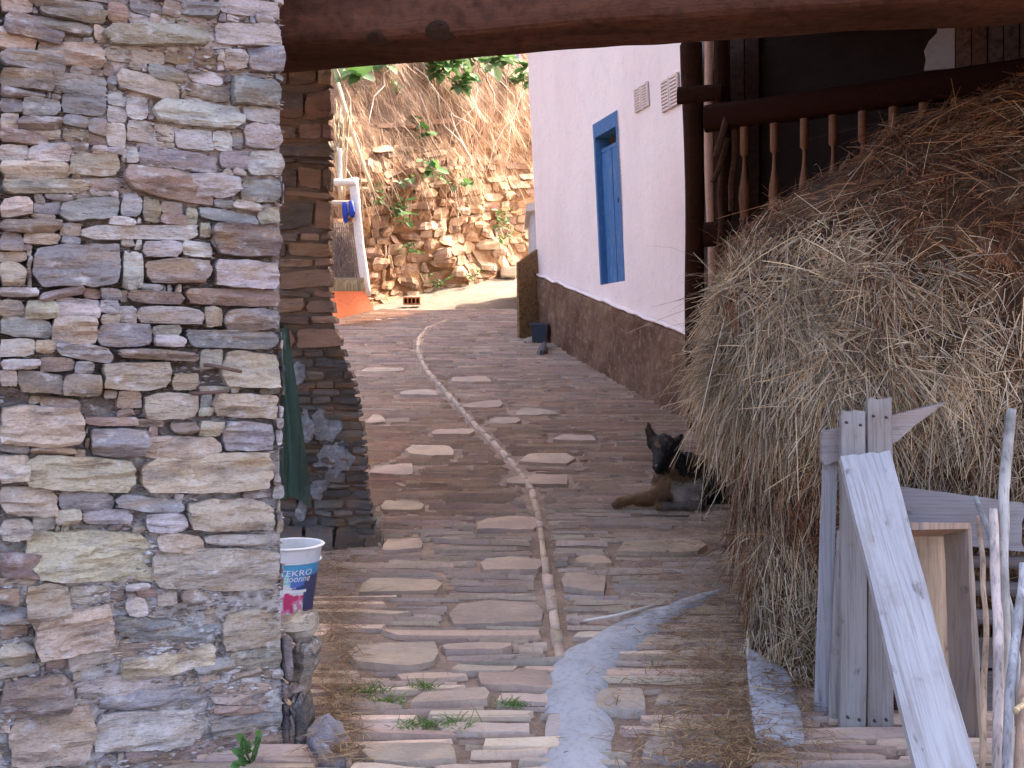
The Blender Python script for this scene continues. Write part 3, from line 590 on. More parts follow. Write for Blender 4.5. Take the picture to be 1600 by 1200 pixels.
for (xa, xb, ya, yb) in ((994, 1015, 140, 178), (1036, 1062, 128, 178)):
    sA, h1 = h_s(xa, ya); sB, _ = h_s(xb, ya); _, h0 = h_s(xa, yb); v = bpy.data.objects.new('vent', None); COL.objects.link(v); v.parent = house; v.location = hp(sB, h0)-wloc(house)
    m = MB(); hbox(m, sB, sA, h0, h1, .004, .016, (.42, .35, .31)); m.build('vent_back', M['plain'], v, smooth=False)
    mid = (sA+sB)/2
    for (a, b) in ((sB, mid-.015), (mid+.015, sA)):
        m = MB(); n = 9
        for k in range(n):
            z = h0+(h1-h0)*(k+.25)/n; hbox(m, a+.012, b-.012, z, z+(h1-h0)/n*.5, .016, .032, (.74, .62, .55))
        m.build('vent_slats', M['plain'], v, smooth=False)
        m = MB(); hbox(m, a, a+.012, h0, h1, .016, .034, (.80, .69, .63)); hbox(m, b-.012, b, h0, h1, .016, .034, (.80, .69, .63)); hbox(m, a+.012, b-.012, h1-.012, h1, .016, .034, (.80, .69, .63)); m.build('vent_frame', M['plain'], v, smooth=False)

# outbuilding past the house, eave just in view
sh2 = thing('small_shed', 'grey shed corner with pale eave behind the white house', 'shed', (1.6, 17.4, gz(1, 17.4)))
q0 = P(829, 390, 17.0)
m = MB(); m.box(q0[0], 4.5, 17.0, 19.4, gz(1, 17)-.2, P(0, 330, 17)[2], (.42, .44, .48)); m.build('wall', M['plain'], sh2, smooth=False)
e0, e1 = P(822, 326, 16.9), P(846, 305, 16.9)
m = MB(); m.hexa([(e0[0], 16.8, e0[2]-.06), (4.7, 16.8, e0[2]+.9), (4.7, 19.6, e0[2]+.9), (e0[0], 19.6, e0[2]-.06), (e0[0], 16.8, e0[2]+.06), (4.7, 16.8, e0[2]+1.02), (4.7, 19.6, e0[2]+1.02), (e0[0], 19.6, e0[2]+.06)], (.50, .46, .46)); m.build('roof', M['plain'], sh2, smooth=False)

nb_ = thing('shade_house', 'unseen tall block added beyond the white house to shade the lane', 'house', (2.5, 18.4, gz(2, 18.4)))  # added out of view; it only casts shade on lane and bank
m = MB(); m.box(.62, 4.5, 17.05, 19.35, P(0, 318, 17)[2]+.75, 7.4, (.6, .52, .48)); m.build('shade_block', M['plaster'], nb_, smooth=False)
m = MB(); m.box(.45, 4.7, 16.85, 19.6, 7.402, 7.6, (.15, .15, .17)); m.build('roof', M['pier'], nb_, smooth=False)

# leaning brown board and dark tub at the far corner of the house
def slab_from(name, mat, c4, th, col, label=None, cat=None, parent=None, n=(2, 2), wob=0):
    c4 = np.array(c4, float); nrm = np.cross(c4[1]-c4[0], c4[3]-c4[0]); nrm /= np.linalg.norm(nrm)
    if nrm[1] > 0: nrm = -nrm
    m = MB(); a = c4-nrm*th
    m.hexa(np.vstack([a[[0, 1, 2, 3]], c4[[0, 1, 2, 3]]]), col)
    o = m.build(name, mat, parent, smooth=False, loc=None if parent else c4.mean(0))
    if label: tag(o, label, cat)
    return o
zb = gz(0, 14.6)
pa, pb = P(812, 524, 14.7), P(846, 519, 14.95)
pa[2] = gz(0, 14.7)-.02; pb[2] = gz(0, 14.95)-.02
tA, tB = P(810, 410, 14.7), P(840, 389, 14.95)
slab_from('wooden_board', M['wood_dark'], [pa, pb, tB, tA], .05, (.22, .135, .065), 'brown wooden board standing upright at the far corner of the white house', 'board')
tb = thing('storage_tub', 'small dark plastic tub on the ground beside the brown board', 'tub', (P(842, 524, 14.45)[0], 14.45, gz(0, 14.45)))
m = MB(); L = wloc(tb); r_ = np.linspace(0, 1, 2)
m.hexa(L+np.array([(-.09, -.09, 0), (.09, -.09, 0), (.09, .09, 0), (-.09, .09, 0), (-.115, -.115, .24), (.115, -.115, .24), (.115, .115, .24), (-.115, .115, .24)]), (.035, .045, .06)); m.build('body', M['plain'], tb, smooth=False)
m = MB(); m.hexa(L+np.array([(-.125, -.125, .242), (.125, -.125, .242), (.125, .125, .242), (-.125, .125, .242), (-.125, -.125, .27), (.125, -.125, .27), (.125, .125, .27), (-.125, .125, .27)]), (.06, .07, .09)); m.build('rim', M['plain'], tb, smooth=False)

# ------------------------------------------------------------------ barn: posts, gallery, back walls
barn = thing('barn', 'dark open barn with wooden gallery rail behind the hay', 'barn', (3.2, 8.2, gz(2, 8)))
GA, GB = P(1105, 175, 9.05), P(1660, 105, 7.4); GA[2] = GB[2] = 3.60
gd = (GB-GA)/np.linalg.norm(GB-GA); gn = np.array([-gd[1], gd[0], 0]); gn = gn if gn[1] > 0 else -gn
GB2 = GA+gd*4.2
def bar(name, A, B, w, h, col, mat='wood_dark', parent=barn, wob=.06, n=14, seed=0):
    col = np.array(col)*np.array([1, .8, .7])*(.33 if mat == 'wood_dark' and parent is barn else 1)  # barn timbers get the dim interior's shade in their colour
    m = MB(); A = np.array(A, float); B = np.array(B, float)
    if abs((B-A)[2]) > .7*np.linalg.norm(B-A):                     # upright
        t = np.linspace(0, 1, n); th = np.linspace(0, 2*math.pi, 12, endpoint=False); p = 6.
        c, s_ = np.cos(th), np.sin(th); r = (np.abs(c)**p+np.abs(s_)**p)**(-1/p)
        ctr = A+(B-A)*t[:, None]; ww = 1+wob*vn(v3(t*4, seed, 0), seed)[:, None]
        g = ctr[:, None, :]+v3(c*r*w/2*ww+.012*vn(v3(t*3, seed+5, 0), 1)[:, None], s_*r*h/2*ww, 0*ww*c)
        m.grid(g.transpose(1, 0, 2), col, close_u=True)
    else:
        m.grid(beam_pts(A, B, h, w, n, 12, wob, seed).transpose(1, 0, 2), col, close_u=True)
    return m.build(name, M[mat], parent)
bar('rail', GA, GB2, .16, .22, (.075, .035, .025), n=30)
bar('floor_beam', GA-np.array([0, 0, 1.02]), GB2-np.array([0, 0, 1.02]), .18, .2, (.07, .04, .03), n=20)
BPRO = [(0, .030), (.10, .032), (.17, .036), (.30, .050), (.40, .042), (.52, .022), (.60, .016), (.66, .016), (.68, .038), (.92, .038)]
m0 = MB(); th = np.linspace(0, 2*math.pi, 8, endpoint=False)
m0.grid(np.array([[(r*math.cos(a), r*math.sin(a), z) for z, r in BPRO] for a in th]), (.20, .10, .055), close_u=True)
b0 = m0.build('baluster', M['plain'], barn, loc=(0, 0, 0)); k = 0
for px in (1163, 1210, 1257, 1302, 1348, 1396, 1443, 1493, 1546, 1597, 1645):
    r = (px-800)/F; tt = (GA[0]-r*GA[1])/(r*gd[1]-gd[0]); p = GA+gd*tt
    o = b0 if k == 0 else b0.copy()
    if k: COL.objects.link(o); o.parent = barn
    o.location = p-np.array([0, 0, 1.03])-wloc(barn); k += 1
W0, W1 = GA+gn*1.0-gd*.4, GB2+gn*1.0
def wq(t, z, off=0): q = W0+(W1-W0)*t-gn*off; q[2] = z; return q
m = MB(); g = np.array([[wq(t_, z_, .02*float(vn(np.array([t_*30, z_*6, 0.])))) for z_ in np.linspace(.3, 4.7, 40)] for t_ in np.linspace(0, 1, 50)])
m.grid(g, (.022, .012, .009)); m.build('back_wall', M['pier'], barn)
LW = np.linalg.norm((W1-W0)[:2])
def wt(px):  r = (px-800)/F; d = (W1-W0); return (W0[0]-r*W0[1])/(r*d[1]-d[0])
def wz(px, py): t_ = wt(px); return CZ+(540-py)/F*(W0+(W1-W0)*t_)[1]
def wpatch(name, pxs, mat, col, off):
    n = len(pxs); f = [wq(wt(x_), wz(x_, y_), off) for x_, y_ in pxs]; bk = [wq(wt(x_), wz(x_, y_), off-.04) for x_, y_ in pxs]
    m = MB(); m.add(f+bk, [tuple(range(n))]+[(i, i+n, (i+1) % n+n, (i+1) % n) for i in range(n)], col); return m.build(name, M[mat], barn, smooth=False)
M['dark_stone'] = mk('shade dark stone', [((4, 4, 9), (.012, .007, .005), .6, .45, .7, 'MIX')], [((9, 9, 20), 1.0, .03, 6)], .95)  # barn gloom put into a near-black wall colour
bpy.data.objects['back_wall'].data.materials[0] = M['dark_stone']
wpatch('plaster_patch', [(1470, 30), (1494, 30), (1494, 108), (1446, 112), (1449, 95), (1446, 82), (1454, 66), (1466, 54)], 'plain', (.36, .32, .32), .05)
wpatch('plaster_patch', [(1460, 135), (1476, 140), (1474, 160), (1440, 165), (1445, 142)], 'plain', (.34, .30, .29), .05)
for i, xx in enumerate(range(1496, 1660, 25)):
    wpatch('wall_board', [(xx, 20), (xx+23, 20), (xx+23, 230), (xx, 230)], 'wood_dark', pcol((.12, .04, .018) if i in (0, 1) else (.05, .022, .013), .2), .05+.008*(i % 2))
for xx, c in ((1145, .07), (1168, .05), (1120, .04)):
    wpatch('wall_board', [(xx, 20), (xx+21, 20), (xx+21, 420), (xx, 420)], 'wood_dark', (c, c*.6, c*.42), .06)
m = MB(); m.hexa([(4.7, 3.9, -.1), (4.95, 3.9, -.1), (4.95, 8.6, -.1), (4.7, 8.6, -.1), (4.7, 3.9, 4.7), (4.95, 3.9, 4.7), (4.95, 8.6, 4.7), (4.7, 8.6, 4.7)], (.13, .10, .08)); m.build('side_wall', M['pier'], barn, smooth=False)
x0, x1 = P(1075, 0, 9.85)[0], P(1105, 0, 9.85)[0]
g0 = float(gz(1.8, 9.85))
bar('post', ((x0+x1)/2-.0, 9.85, g0-.05), ((x0+x1)/2-.06, 9.85, 4.5), x1-x0, .18, (.10, .055, .035), wob=.12, n=24, seed=2)
bar('pole', (P(1116, 0, 9.7)[0], 9.7, g0-.05), (P(1107, 0, 9.7)[0], 9.7, 4.5), .085, .08, (.48, .36, .30), 'plain', wob=.12, n=24, seed=4)
bar('crosspiece', P(1058, 150, 9.5), P(1126, 144, 9.5), .05, .15, (.13, .075, .05), n=6)
bar('wall_post', (P(1136, 0, 9.6)[0], 9.6, g0-.05), (P(1128, 0, 9.6)[0], 9.6, 4.5), .14, .12, (.09, .05, .035), wob=.1, n=20, seed=9)
for (xa, ya, xb, yb, w) in ((1139, 168, 1120, 245, .06), (1137, 215, 1115, 285, .05), (1150, 195, 1141, 330, .05), (1128, 260, 1124, 400, .05)):
    bar('lath', P(xa, ya, 8.9), P(xb, yb, 8.8), w, .03, (.26, .17, .13), n=8, seed=int(xa))

#@@PART2
# ------------------------------------------------------------------ hay heap
HT_ = [(40, 1800, 5.2), (90, 1700, 5.1), (140, 1600, 5.0), (152, 1545, 5.0), (175, 1480, 5.0), (200, 1392, 5.0), (250, 1348, 5.0), (290, 1288, 5.0), (340, 1205, 5.0), (390, 1145, 5.0), (470, 1112, 5.0), (540, 1092, 5.0), (600, 1088, 5.0), (660, 1122, 5.0), (720, 1160, 4.95), (800, 1178, 4.9), (900, 1180, 4.85), (970, 1176, 4.7), (1030, 1190, 4.5), (1090, 1230, 4.25), (1130, 1262, 4.1)]
hpY = np.array([P(px, py, Yd) for py, px, Yd in HT_][::-1])           # bottom -> top
hz, hx, hy = hpY[:, 2], hpY[:, 0], hpY[:, 1]
YF_Z = [-.2, .3, .8, 1.2, 1.5, 1.9, 2.3, 2.7, 3.0, 3.3]; YF_Y = [4.06, 4.06, 4.10, 4.26, 4.24, 4.22, 4.42, 4.7, 4.95, 5.2]
def hay(t, z):                            # t in -0.6..1 : back, silhouette edge (0), front (1 = far right)
    t, z = np.broadcast_arrays(np.asarray(t, float), np.asarray(z, float))
    XL_ = np.interp(z, hz, hx); YC = np.interp(z, hz, hy); YF = np.minimum(np.interp(z, YF_Z, YF_Y), YC-.02)
    th = np.clip(t/.45, 0, 1)*math.pi/2; Rr = .62
    x = XL_+Rr*(1-np.cos(th)); yy = YC-(YC-YF)*np.sin(th)
    x = x+np.clip((t-.45)/.55, 0, 1)*(4.65-XL_-Rr)
    bk = np.clip(-t/.6, 0, 1); x = x+bk*.45; yy = yy+bk*2.2
    n = .10*fbm(v3(x*2.2, yy*2.2, z*2.2), 60)+.075*fbm(v3(x*5, yy*5, z*5), 61)
    return v3(x+n*.5*(t < .5), yy-n, z+0*x)
heap = thing('hay_heap', 'tall heap of dry hay and bracken spilling over the boards', 'hay', (2.4, 5.0, gz(2.4, 5)))
Tt = np.concatenate([np.linspace(-.6, 0, 14)[:-1], np.linspace(0, .45, 40)[:-1], np.linspace(.45, 1, 60)]); Zt = np.linspace(hz[0], hz[-1], 110)
A, B = np.meshgrid(Tt, Zt, indexing='ij'); g = hay(A, B); m = MB()
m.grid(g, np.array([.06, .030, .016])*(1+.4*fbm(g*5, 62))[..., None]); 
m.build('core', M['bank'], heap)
def strands(mb, p, d, side, L, w, droop, col, seg=3):
    n = len(p); ss = np.linspace(0, 1, seg+1); rows = []
    for s in ss:
        c = p+d*(L*s)[:, None]+np.array([0, 0, -1.])*(droop*s*s)[:, None]; ww = (w*(1-.55*s)/2)[:, None]
        rows.append(c-side*ww); rows.append(c+side*ww)
    V_ = np.stack(rows, 1); k = 2*(seg+1); base = np.arange(n)[:, None]*k
    fs = np.concatenate([base+np.array([2*i, 2*i+1, 2*i+3, 2*i+2]) for i in range(seg)])
    mb.add(V_.reshape(-1, 3), fs, np.repeat(col, k, 0))
def unit(a): return a/(np.linalg.norm(a, axis=-1, keepdims=True)+1e-9)
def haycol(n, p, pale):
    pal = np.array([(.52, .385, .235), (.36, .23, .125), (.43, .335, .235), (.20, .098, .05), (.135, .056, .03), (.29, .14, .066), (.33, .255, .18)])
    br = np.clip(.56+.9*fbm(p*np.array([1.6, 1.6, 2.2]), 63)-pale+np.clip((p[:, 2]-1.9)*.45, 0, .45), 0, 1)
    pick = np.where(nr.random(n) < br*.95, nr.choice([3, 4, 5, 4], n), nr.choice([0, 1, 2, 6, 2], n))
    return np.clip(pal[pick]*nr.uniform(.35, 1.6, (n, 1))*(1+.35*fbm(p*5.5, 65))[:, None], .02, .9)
def hay_strands(n, tr, zr, Lr, wr, down, out, pale, name):
    t = nr.uniform(*tr, n); z = nr.uniform(*zr, n)
    p = hay(t, z); e = .02
    du = unit(hay(t+e, z)-hay(t-e, z)); dz = unit(hay(t, z+e)-hay(t, z-e)); nn = unit(np.cross(du, dz)); 
    a = np.where(nr.random(n) < .72, 5*fbm(p*2.6, 91)+nr.normal(0, .45, n), nr.uniform(0, 2*math.pi, n)); ran = du*np.cos(a)[:, None]+dz*np.sin(a)[:, None]
    dn = np.array([0, 0, -1.])+du*nr.normal(0, .35, (n, 1))
    k = np.clip(down+nr.normal(0, .15, n), 0, 1)[:, None] if np.isscalar(down) else np.clip(np.interp(z, *down)+nr.normal(0, .2, n), 0, 1)[:, None]
    d = unit(ran*(1-k)+dn*k+nn*nr.uniform(-.1, out, (n, 1)))
    L = nr.uniform(*Lr, n)*nr.uniform(.5, 1, n); w = nr.uniform(*wr, n)
    side = unit(np.cross(d, nn+nr.normal(0, .5, (n, 3))))
    mb = MB(); strands(mb, p+nn*nr.uniform(-.03, .035, (n, 1)), d, side, L, w, L*nr.uniform(0, .45, n), haycol(n, p, pale))
    return mb.build(name, M['straw'], heap, kind='stuff')
DN = ([0, .8, 1.3, 1.9, 2.6], [.6, .6, .6, .22, .05])
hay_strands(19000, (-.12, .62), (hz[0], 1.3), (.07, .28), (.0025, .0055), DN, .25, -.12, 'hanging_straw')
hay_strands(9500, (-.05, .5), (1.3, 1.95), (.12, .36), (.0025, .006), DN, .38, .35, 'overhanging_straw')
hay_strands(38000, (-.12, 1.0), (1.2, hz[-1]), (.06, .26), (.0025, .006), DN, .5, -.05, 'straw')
hay_strands(1100, (-.05, 1.0), (1.2, 2.7), (.3, .6), (.003, .0055), DN, .42, .45, 'long_stems')
hay_strands(5000, (.3, 1.0), (1.0, 1.6), (.08, .22), (.0025, .005), .4, .2, 0, 'straw')
# bracken fronds lying on the heap
for i in range(20):
    t0, z0 = rnd.uniform(.05, .95), rnd.uniform(1.35, 3.0)
    p = hay(t0, z0); du = unit(hay(t0+.02, z0)-hay(t0-.02, z0)); dz = unit(hay(t0, z0+.02)-hay(t0, z0-.02)); nn = unit(np.cross(du, dz))
    a = rnd.uniform(0, 6.28); d = du*math.cos(a)+dz*math.sin(a); sd_ = np.cross(d, nn); L = rnd.uniform(.16, .32); m = MB(); c = np.array((.24, .10, .045))*rnd.uniform(.7, 1.2)
    base = p+nn*.012
    m.tube([base+d*L*s_+nn*.03*math.sin(s_*3) for s_ in np.linspace(0, 1, 6)], [.004, .0035, .003, .0025, .002, .001], 4, c)
    for k in range(10):
        s_ = .12+.085*k; q = base+d*L*s_+nn*.03*math.sin(s_*3)
        for sg_ in (-1, 1):
            ln = L*.36*(1-s_*.85); e_ = unit(sd_*sg_+d*.35+nn*rnd.uniform(-.4, .3)); w_ = d*L*.022
            m.add([q-w_, q+w_, q+e_*ln*.6+w_*.8, q+e_*ln, q+e_*ln*.6-w_*.8], [(0, 4, 2, 1), (4, 3, 2)], c)
    m.build('bracken_frond', M['straw'], heap)

# ------------------------------------------------------------------ board pen holding the hay
pen = thing('board_pen', 'pen of weathered grey upright boards and rails in front of the hay', 'fence', (1.3, 3.95, gz(1.3, 3.95)))
def board(name, c4, th, col, parent=None, mat='wood_grey', nu=6, nv=24, wob=.006, seed=0, cracks=0):
    """board from 4 front corners bl, br, tr, tl with rough edges and a thickness."""
    c4 = np.array(c4, float); nrm = np.cross(c4[1]-c4[0], c4[3]-c4[0]); nrm /= np.linalg.norm(nrm)
    if nrm[1] > 0: nrm = -nrm
    u = np.linspace(0, 1, nu); v = np.linspace(0, 1, nv); U_, V_ = np.meshgrid(u, v, indexing='ij')
    ue = U_+wob*6*vn(v3(V_*6, seed+U_*1.2, 0), seed)*np.abs(2*U_-1)*.5
    ve = V_+.006*vn(v3(U_*7, seed, 3.), seed)
    pt = (1-ue)[..., None]*((1-ve)[..., None]*c4[0]+ve[..., None]*c4[3])+ue[..., None]*((1-ve)[..., None]*c4[1]+ve[..., None]*c4[2])
    bow = .012*math.sin(seed)*(1-(2*V_-1)**2)+.004*vn(v3(U_*3, V_*8, seed), 7)
    edge = np.where((U_ < .001) | (U_ > .999) | (V_ < .001) | (V_ > .999), .003, 0)
    f = pt+nrm*(bow-edge)[..., None]; b = pt+nrm*(bow-th)[..., None]
    m = MB(); cc = np.array(col)*(1+.08*vn(v3(U_*3, V_*2, seed), 8))[..., None]
    m.grid(f, cc); m.grid(b[::-1], cc[::-1])
    for e1, e2 in ((f[:, 0], b[:, 0]), (b[:, -1], f[:, -1]), (b[0], f[0]), (f[-1], b[-1])): m.grid(np.stack([e1, e2], 0), np.array(col)*.9)
    return m.build(name, M[mat], parent, loc=None if parent else c4.mean(0)-np.array([0, 0, np.ptp(c4[:, 2])/2]))
def pb(*a): return [P(x, y, d) for x, y, d in a]
board('upright_board', pb((1313, 1178, 3.82), (1353, 1180, 3.82), (1352, 640, 3.86), (1314, 642, 3.86)), .028, (.27, .245, .235), pen, seed=1)
board('upright_board', pb((1356, 1180, 3.84), (1396, 1182, 3.84), (1394, 622, 3.88), (1356, 624, 3.88)), .028, (.26, .225, .205), pen, seed=2)
board('upright_board', pb((1270, 1160, 3.95), (1296, 1166, 3.93), (1310, 672, 3.97), (1286, 672, 3.99)), .03, (.30, .28, .29), pen, seed=3)
board('edge_board', pb((1292, 1166, 3.87), (1316, 1168, 3.86), (1312, 830, 3.88), (1309, 830, 3.9)), .03, (.29, .255, .235), pen, seed=4, wob=.03)
board('cross_board', pb((1288, 728, 3.92), (1402, 690, 3.92), (1480, 628, 3.93), (1286, 676, 3.92)), .03, (.31, .255, .235), pen, 'wood_across', seed=5, nv=6, nu=20)
board('rail_board', pb((1392, 842, 3.93), (1600, 862, 3.90), (1600, 786, 3.92), (1392, 758, 3.95)), .03, (.22, .195, .20), pen, 'wood_across', seed=6, nv=6, nu=24)
for k, (y0, y1) in enumerate(((866, 884), (906, 928), (950, 972), (994, 1040), (1046, 1110), (1116, 1182))):
    board('slat_board', pb((1392, y1, 3.97), (1640, y1+6, 3.93), (1640, y0+6, 3.93), (1392, y0, 3.97)), .022, (.11, .09, .085), pen, 'wood_across', seed=7+k, nv=5, nu=20)
bar('corner_post', P(1398, 1190, 3.99), P(1398, 760, 3.99), .07, .06, (.12, .09, .08), parent=pen, n=8, seed=3)
bar('end_post', P(1650, 1190, 3.96), P(1650, 700, 3.96), .09, .07, (.16, .13, .12), parent=pen, n=8, seed=5)
# leaning pale board
lbd = board('leaning_board', pb((1492, 1425, 2.72), (1590, 1425, 2.72), (1391, 703, 3.74), (1314, 712, 3.74)), .03, (.39, .37, .375), None, nu=9, nv=40, wob=.008, seed=11)
tag(lbd, 'wide pale bleached plank leaning diagonally against the upright grey boards', 'plank')
for (x_, y_, d_) in ((1322, 660, 3.83), (1344, 664, 3.83), (1364, 650, 3.85), (1384, 652, 3.85), (1324, 1120, 3.79), (1342, 1124, 3.79), (1366, 1126, 3.81), (1384, 1124, 3.81)):
    c_ = P(x_, y_, d_); m = MB(); m.tube([c_, c_+np.array([0, -.012, 0])], [.006, .005], 7, (.06, .045, .04)); m.build('nail', M['plain'], pen)
# open wooden box standing on end behind the leaning board
bx = thing('wooden_box', 'shallow open wooden box standing on end behind the pale plank', 'box', P(1480, 1160, 3.8))
def quadboard(name, pts, th, col, mat='wood_grey', parent=bx, seed=0): return board(name, pb(*pts), th, col, parent, mat, 5, 16, .004, seed)
quadboard('back_panel', [(1420, 1165, 3.88), (1500, 1165, 3.88), (1478, 832, 3.91), (1402, 832, 3.91)], .012, (.52, .36, .24), seed=1)
quadboard('side_board', [(1494, 1172, 3.80), (1531, 1160, 3.70), (1512, 824, 3.74), (1474, 836, 3.87)], .016, (.30, .22, .165), seed=2)
quadboard('side_edge', [(1531, 1160, 3.70), (1538, 1162, 3.71), (1518, 822, 3.75), (1512, 824, 3.74)], .014, (.38, .30, .25), seed=3)
m = MB(); m.hexa([P(1402, 838, 3.9), P(1424, 828, 3.72), P(1516, 826, 3.72), P(1480, 838, 3.9), P(1402, 826, 3.9), P(1420, 816, 3.72), P(1516, 817, 3.72), P(1480, 828, 3.9)], (.50, .33, .24)); m.build('top_board', M['wood_grey'], bx, smooth=False)
m = MB(); m.hexa([P(1424, 1168, 3.88), P(1440, 1178, 3.72), P(1534, 1172, 3.70), P(1500, 1164, 3.88), P(1424, 1154, 3.88), P(1440, 1164, 3.72), P(1534, 1158, 3.70), P(1500, 1152, 3.88)], (.3, .22, .17)); m.build('bottom_board', M['wood_grey'], bx, smooth=False)
# sticks
STK = [([(1581, 640), (1572, 720), (1566, 860), (1570, 1010), (1577, 1250)], 3.62, .022, (.40, .37, .34), 'thick grey pole, tallest of the sticks beside the boards'),
 ([(1524, 775), (1545, 830), (1562, 890), (1580, 960), (1592, 1060), (1596, 1250)], 3.66, .013, (.36, .36, .36), 'thin grey stick leaning across the tallest pole'),
 ([(1528, 806), (1536, 880), (1541, 990), (1537, 1090), (1534, 1260)], 3.64, .011, (.52, .36, .24), 'slim tan stick with a split tip, leftmost of the sticks'),
 ([(1552, 795), (1555, 880), (1560, 1000), (1561, 1100), (1560, 1260)], 3.52, .019, (.58, .47, .42), 'thick peeled pinkish stick between the slim tan stick and the tallest pole'),
 ([(1600, 880), (1590, 980), (1578, 1080), (1574, 1260)], 3.45, .017, (.42, .40, .40), 'smooth grey stick leaning to the right in front of the tallest pole'),
 ([(1612, 930), (1600, 1050), (1594, 1140), (1590, 1270)], 3.38, .014, (.40, .25, .17), 'reddish brown stick at the right edge of the stick bundle'),
 ([(1640, 1030), (1600, 1098), (1586, 1112)], 3.33, .009, (.62, .45, .26), 'short fresh cut yellow stick poking left at the photo edge')]
for pts, d, r, c, lab in STK:
    m = MB(); n = 40; py_ = np.array([p[1] for p in pts], float); px_ = np.array([p[0] for p in pts], float)
    tt = np.linspace(0, 1, n); k = np.linspace(0, 1, len(pts)); xx = np.interp(tt, k, px_); yy = np.interp(tt, k, py_)
    q = np.array([P(a, b, d-.22*s_) for a, b, s_ in zip(xx, yy, tt)]); q[:, 0] += .004*vn(v3(tt*9, d*7, 0), 3)
    cc = np.clip(np.array(c)*(1+.45*fbm(v3(tt*10, d*3, 0), 5))[:, None], .03, .85)
    m.tube(q, r*(.75+.25*tt)*(1+.10*vn(v3(tt*14, d, 0), 9)), 10, np.repeat(cc, 10, 0), .1, int(d*100))
    tag(m.build('stick', M['bark'], None, loc=q[-1]), lab, 'stick', 'sticks leaning beside the boards')

# ------------------------------------------------------------------ dog
DO = np.array([*unproj(1042, 792), 0]); DO[2] = gz(DO[0], DO[1])
sc = DO[1]/F                                                              # metres per pixel there
def dp(px, py, dy=0): return P(px, py, DO[1]+dy)
dog = thing('dog', 'black and tan shepherd dog lying on the paving beside the hay', 'dog', DO)
import bmesh
caps = [  # (a, ra, b, rb)
 (dp(1066, 748, .08), .150, dp(1105, 753, .26), .150), (dp(1105, 753, .26), .150, dp(1145, 766, .44), .130), (dp(1072, 728, .08), .105, dp(1104, 738, .24), .11),
 (dp(1054, 738, .03), .125, dp(1042, 712, -.01), .098), (dp(1054, 750, .02), .140, dp(1042, 757, -.05), .112),
 (dp(1040, 711, -.01), .092, dp(1038, 699, -.04), .092), (dp(1037, 697, -.05), .088, dp(1035, 704, -.10), .076),
 (dp(1033, 709, -.13), .056, dp(1027, 727, -.26), .036), (dp(1036, 716, -.08), .064, dp(1029, 735, -.22), .028), (dp(1027, 729, -.25), .036, dp(1026, 731, -.275), .030),
 (dp(1021, 693, -.01), .048, dp(1012, 660, .02), .008), (dp(1024, 690, -.01), .044, dp(1013, 672, .01), .026), (dp(1017, 690, -.01), .03, dp(1013, 676, .01), .022),
 (dp(1054, 694, .01), .046, dp(1067, 679, .04), .009), (dp(1052, 697, .01), .044, dp(1061, 685, .02), .026),
 (dp(1048, 760, -.06), .082, dp(1020, 775, -.12), .054), (dp(1020, 775, -.12), .050, dp(985, 781, -.15), .036), (dp(985, 781, -.15), .035, dp(969, 785, -.17), .040), (dp(969, 785, -.17), .038, dp(962, 789, -.20), .030),
 (dp(1054, 768, .0), .07, dp(1018, 783, .02), .045), (dp(1018, 783, .02), .042, dp(996, 784, .0), .034),
 (dp(1104, 762, .10), .130, dp(1066, 775, -.10), .080), (dp(1066, 775, -.10), .075, dp(1094, 790, -.14), .038), (dp(1094, 790, -.14), .034, dp(1040, 791, -.16), .030), (dp(1040, 791, -.16), .03, dp(1028, 792, -.17), .03),
 (dp(1130, 785, .2), .05, dp(1150, 793, .05), .03)]
bmm = bmesh.new()
from mathutils import Matrix
for a, ra, b, rb in caps:
    L = np.linalg.norm(b-a); n = max(3, int(L/(min(ra, rb)*.35))+1)
    for i in range(n+1):
        f = i/n; c = a+(b-a)*f-DO; bmesh.ops.create_icosphere(bmm, subdivisions=2, radius=ra+(rb-ra)*f, matrix=Matrix.Translation(Vector(c)))
tmp = bpy.data.meshes.new('dog_body'); bmm.to_mesh(tmp); bmm.free()
to = bpy.data.objects.new('dog_body', tmp); COL.objects.link(to)
rm = to.modifiers.new('r', 'REMESH'); rm.mode = 'VOXEL'; rm.voxel_size = .009
sm = to.modifiers.new('s', 'SMOOTH'); sm.factor = .5; sm.iterations = 5
dgp = bpy.context.evaluated_depsgraph_get(); me = bpy.data.meshes.new_from_object(to.evaluated_get(dgp)); bpy.data.objects.remove(to); bpy.data.meshes.remove(tmp)
V_ = np.zeros(len(me.vertices)*3); me.vertices.foreach_get('co', V_); V_ = V_.reshape(-1, 3)+DO; N_ = np.zeros(len(me.vertices)*3); me.vertices.foreach_get('normal', N_); N_ = N_.reshape(-1, 3)
V_ += N_*(.004*fbm(V_*40, 2))[:, None]
low = V_[:, 2] < gz(V_[:, 0], V_[:, 1])+.004; V_[low, 2] = gz(V_[low, 0], V_[low, 1])+.004
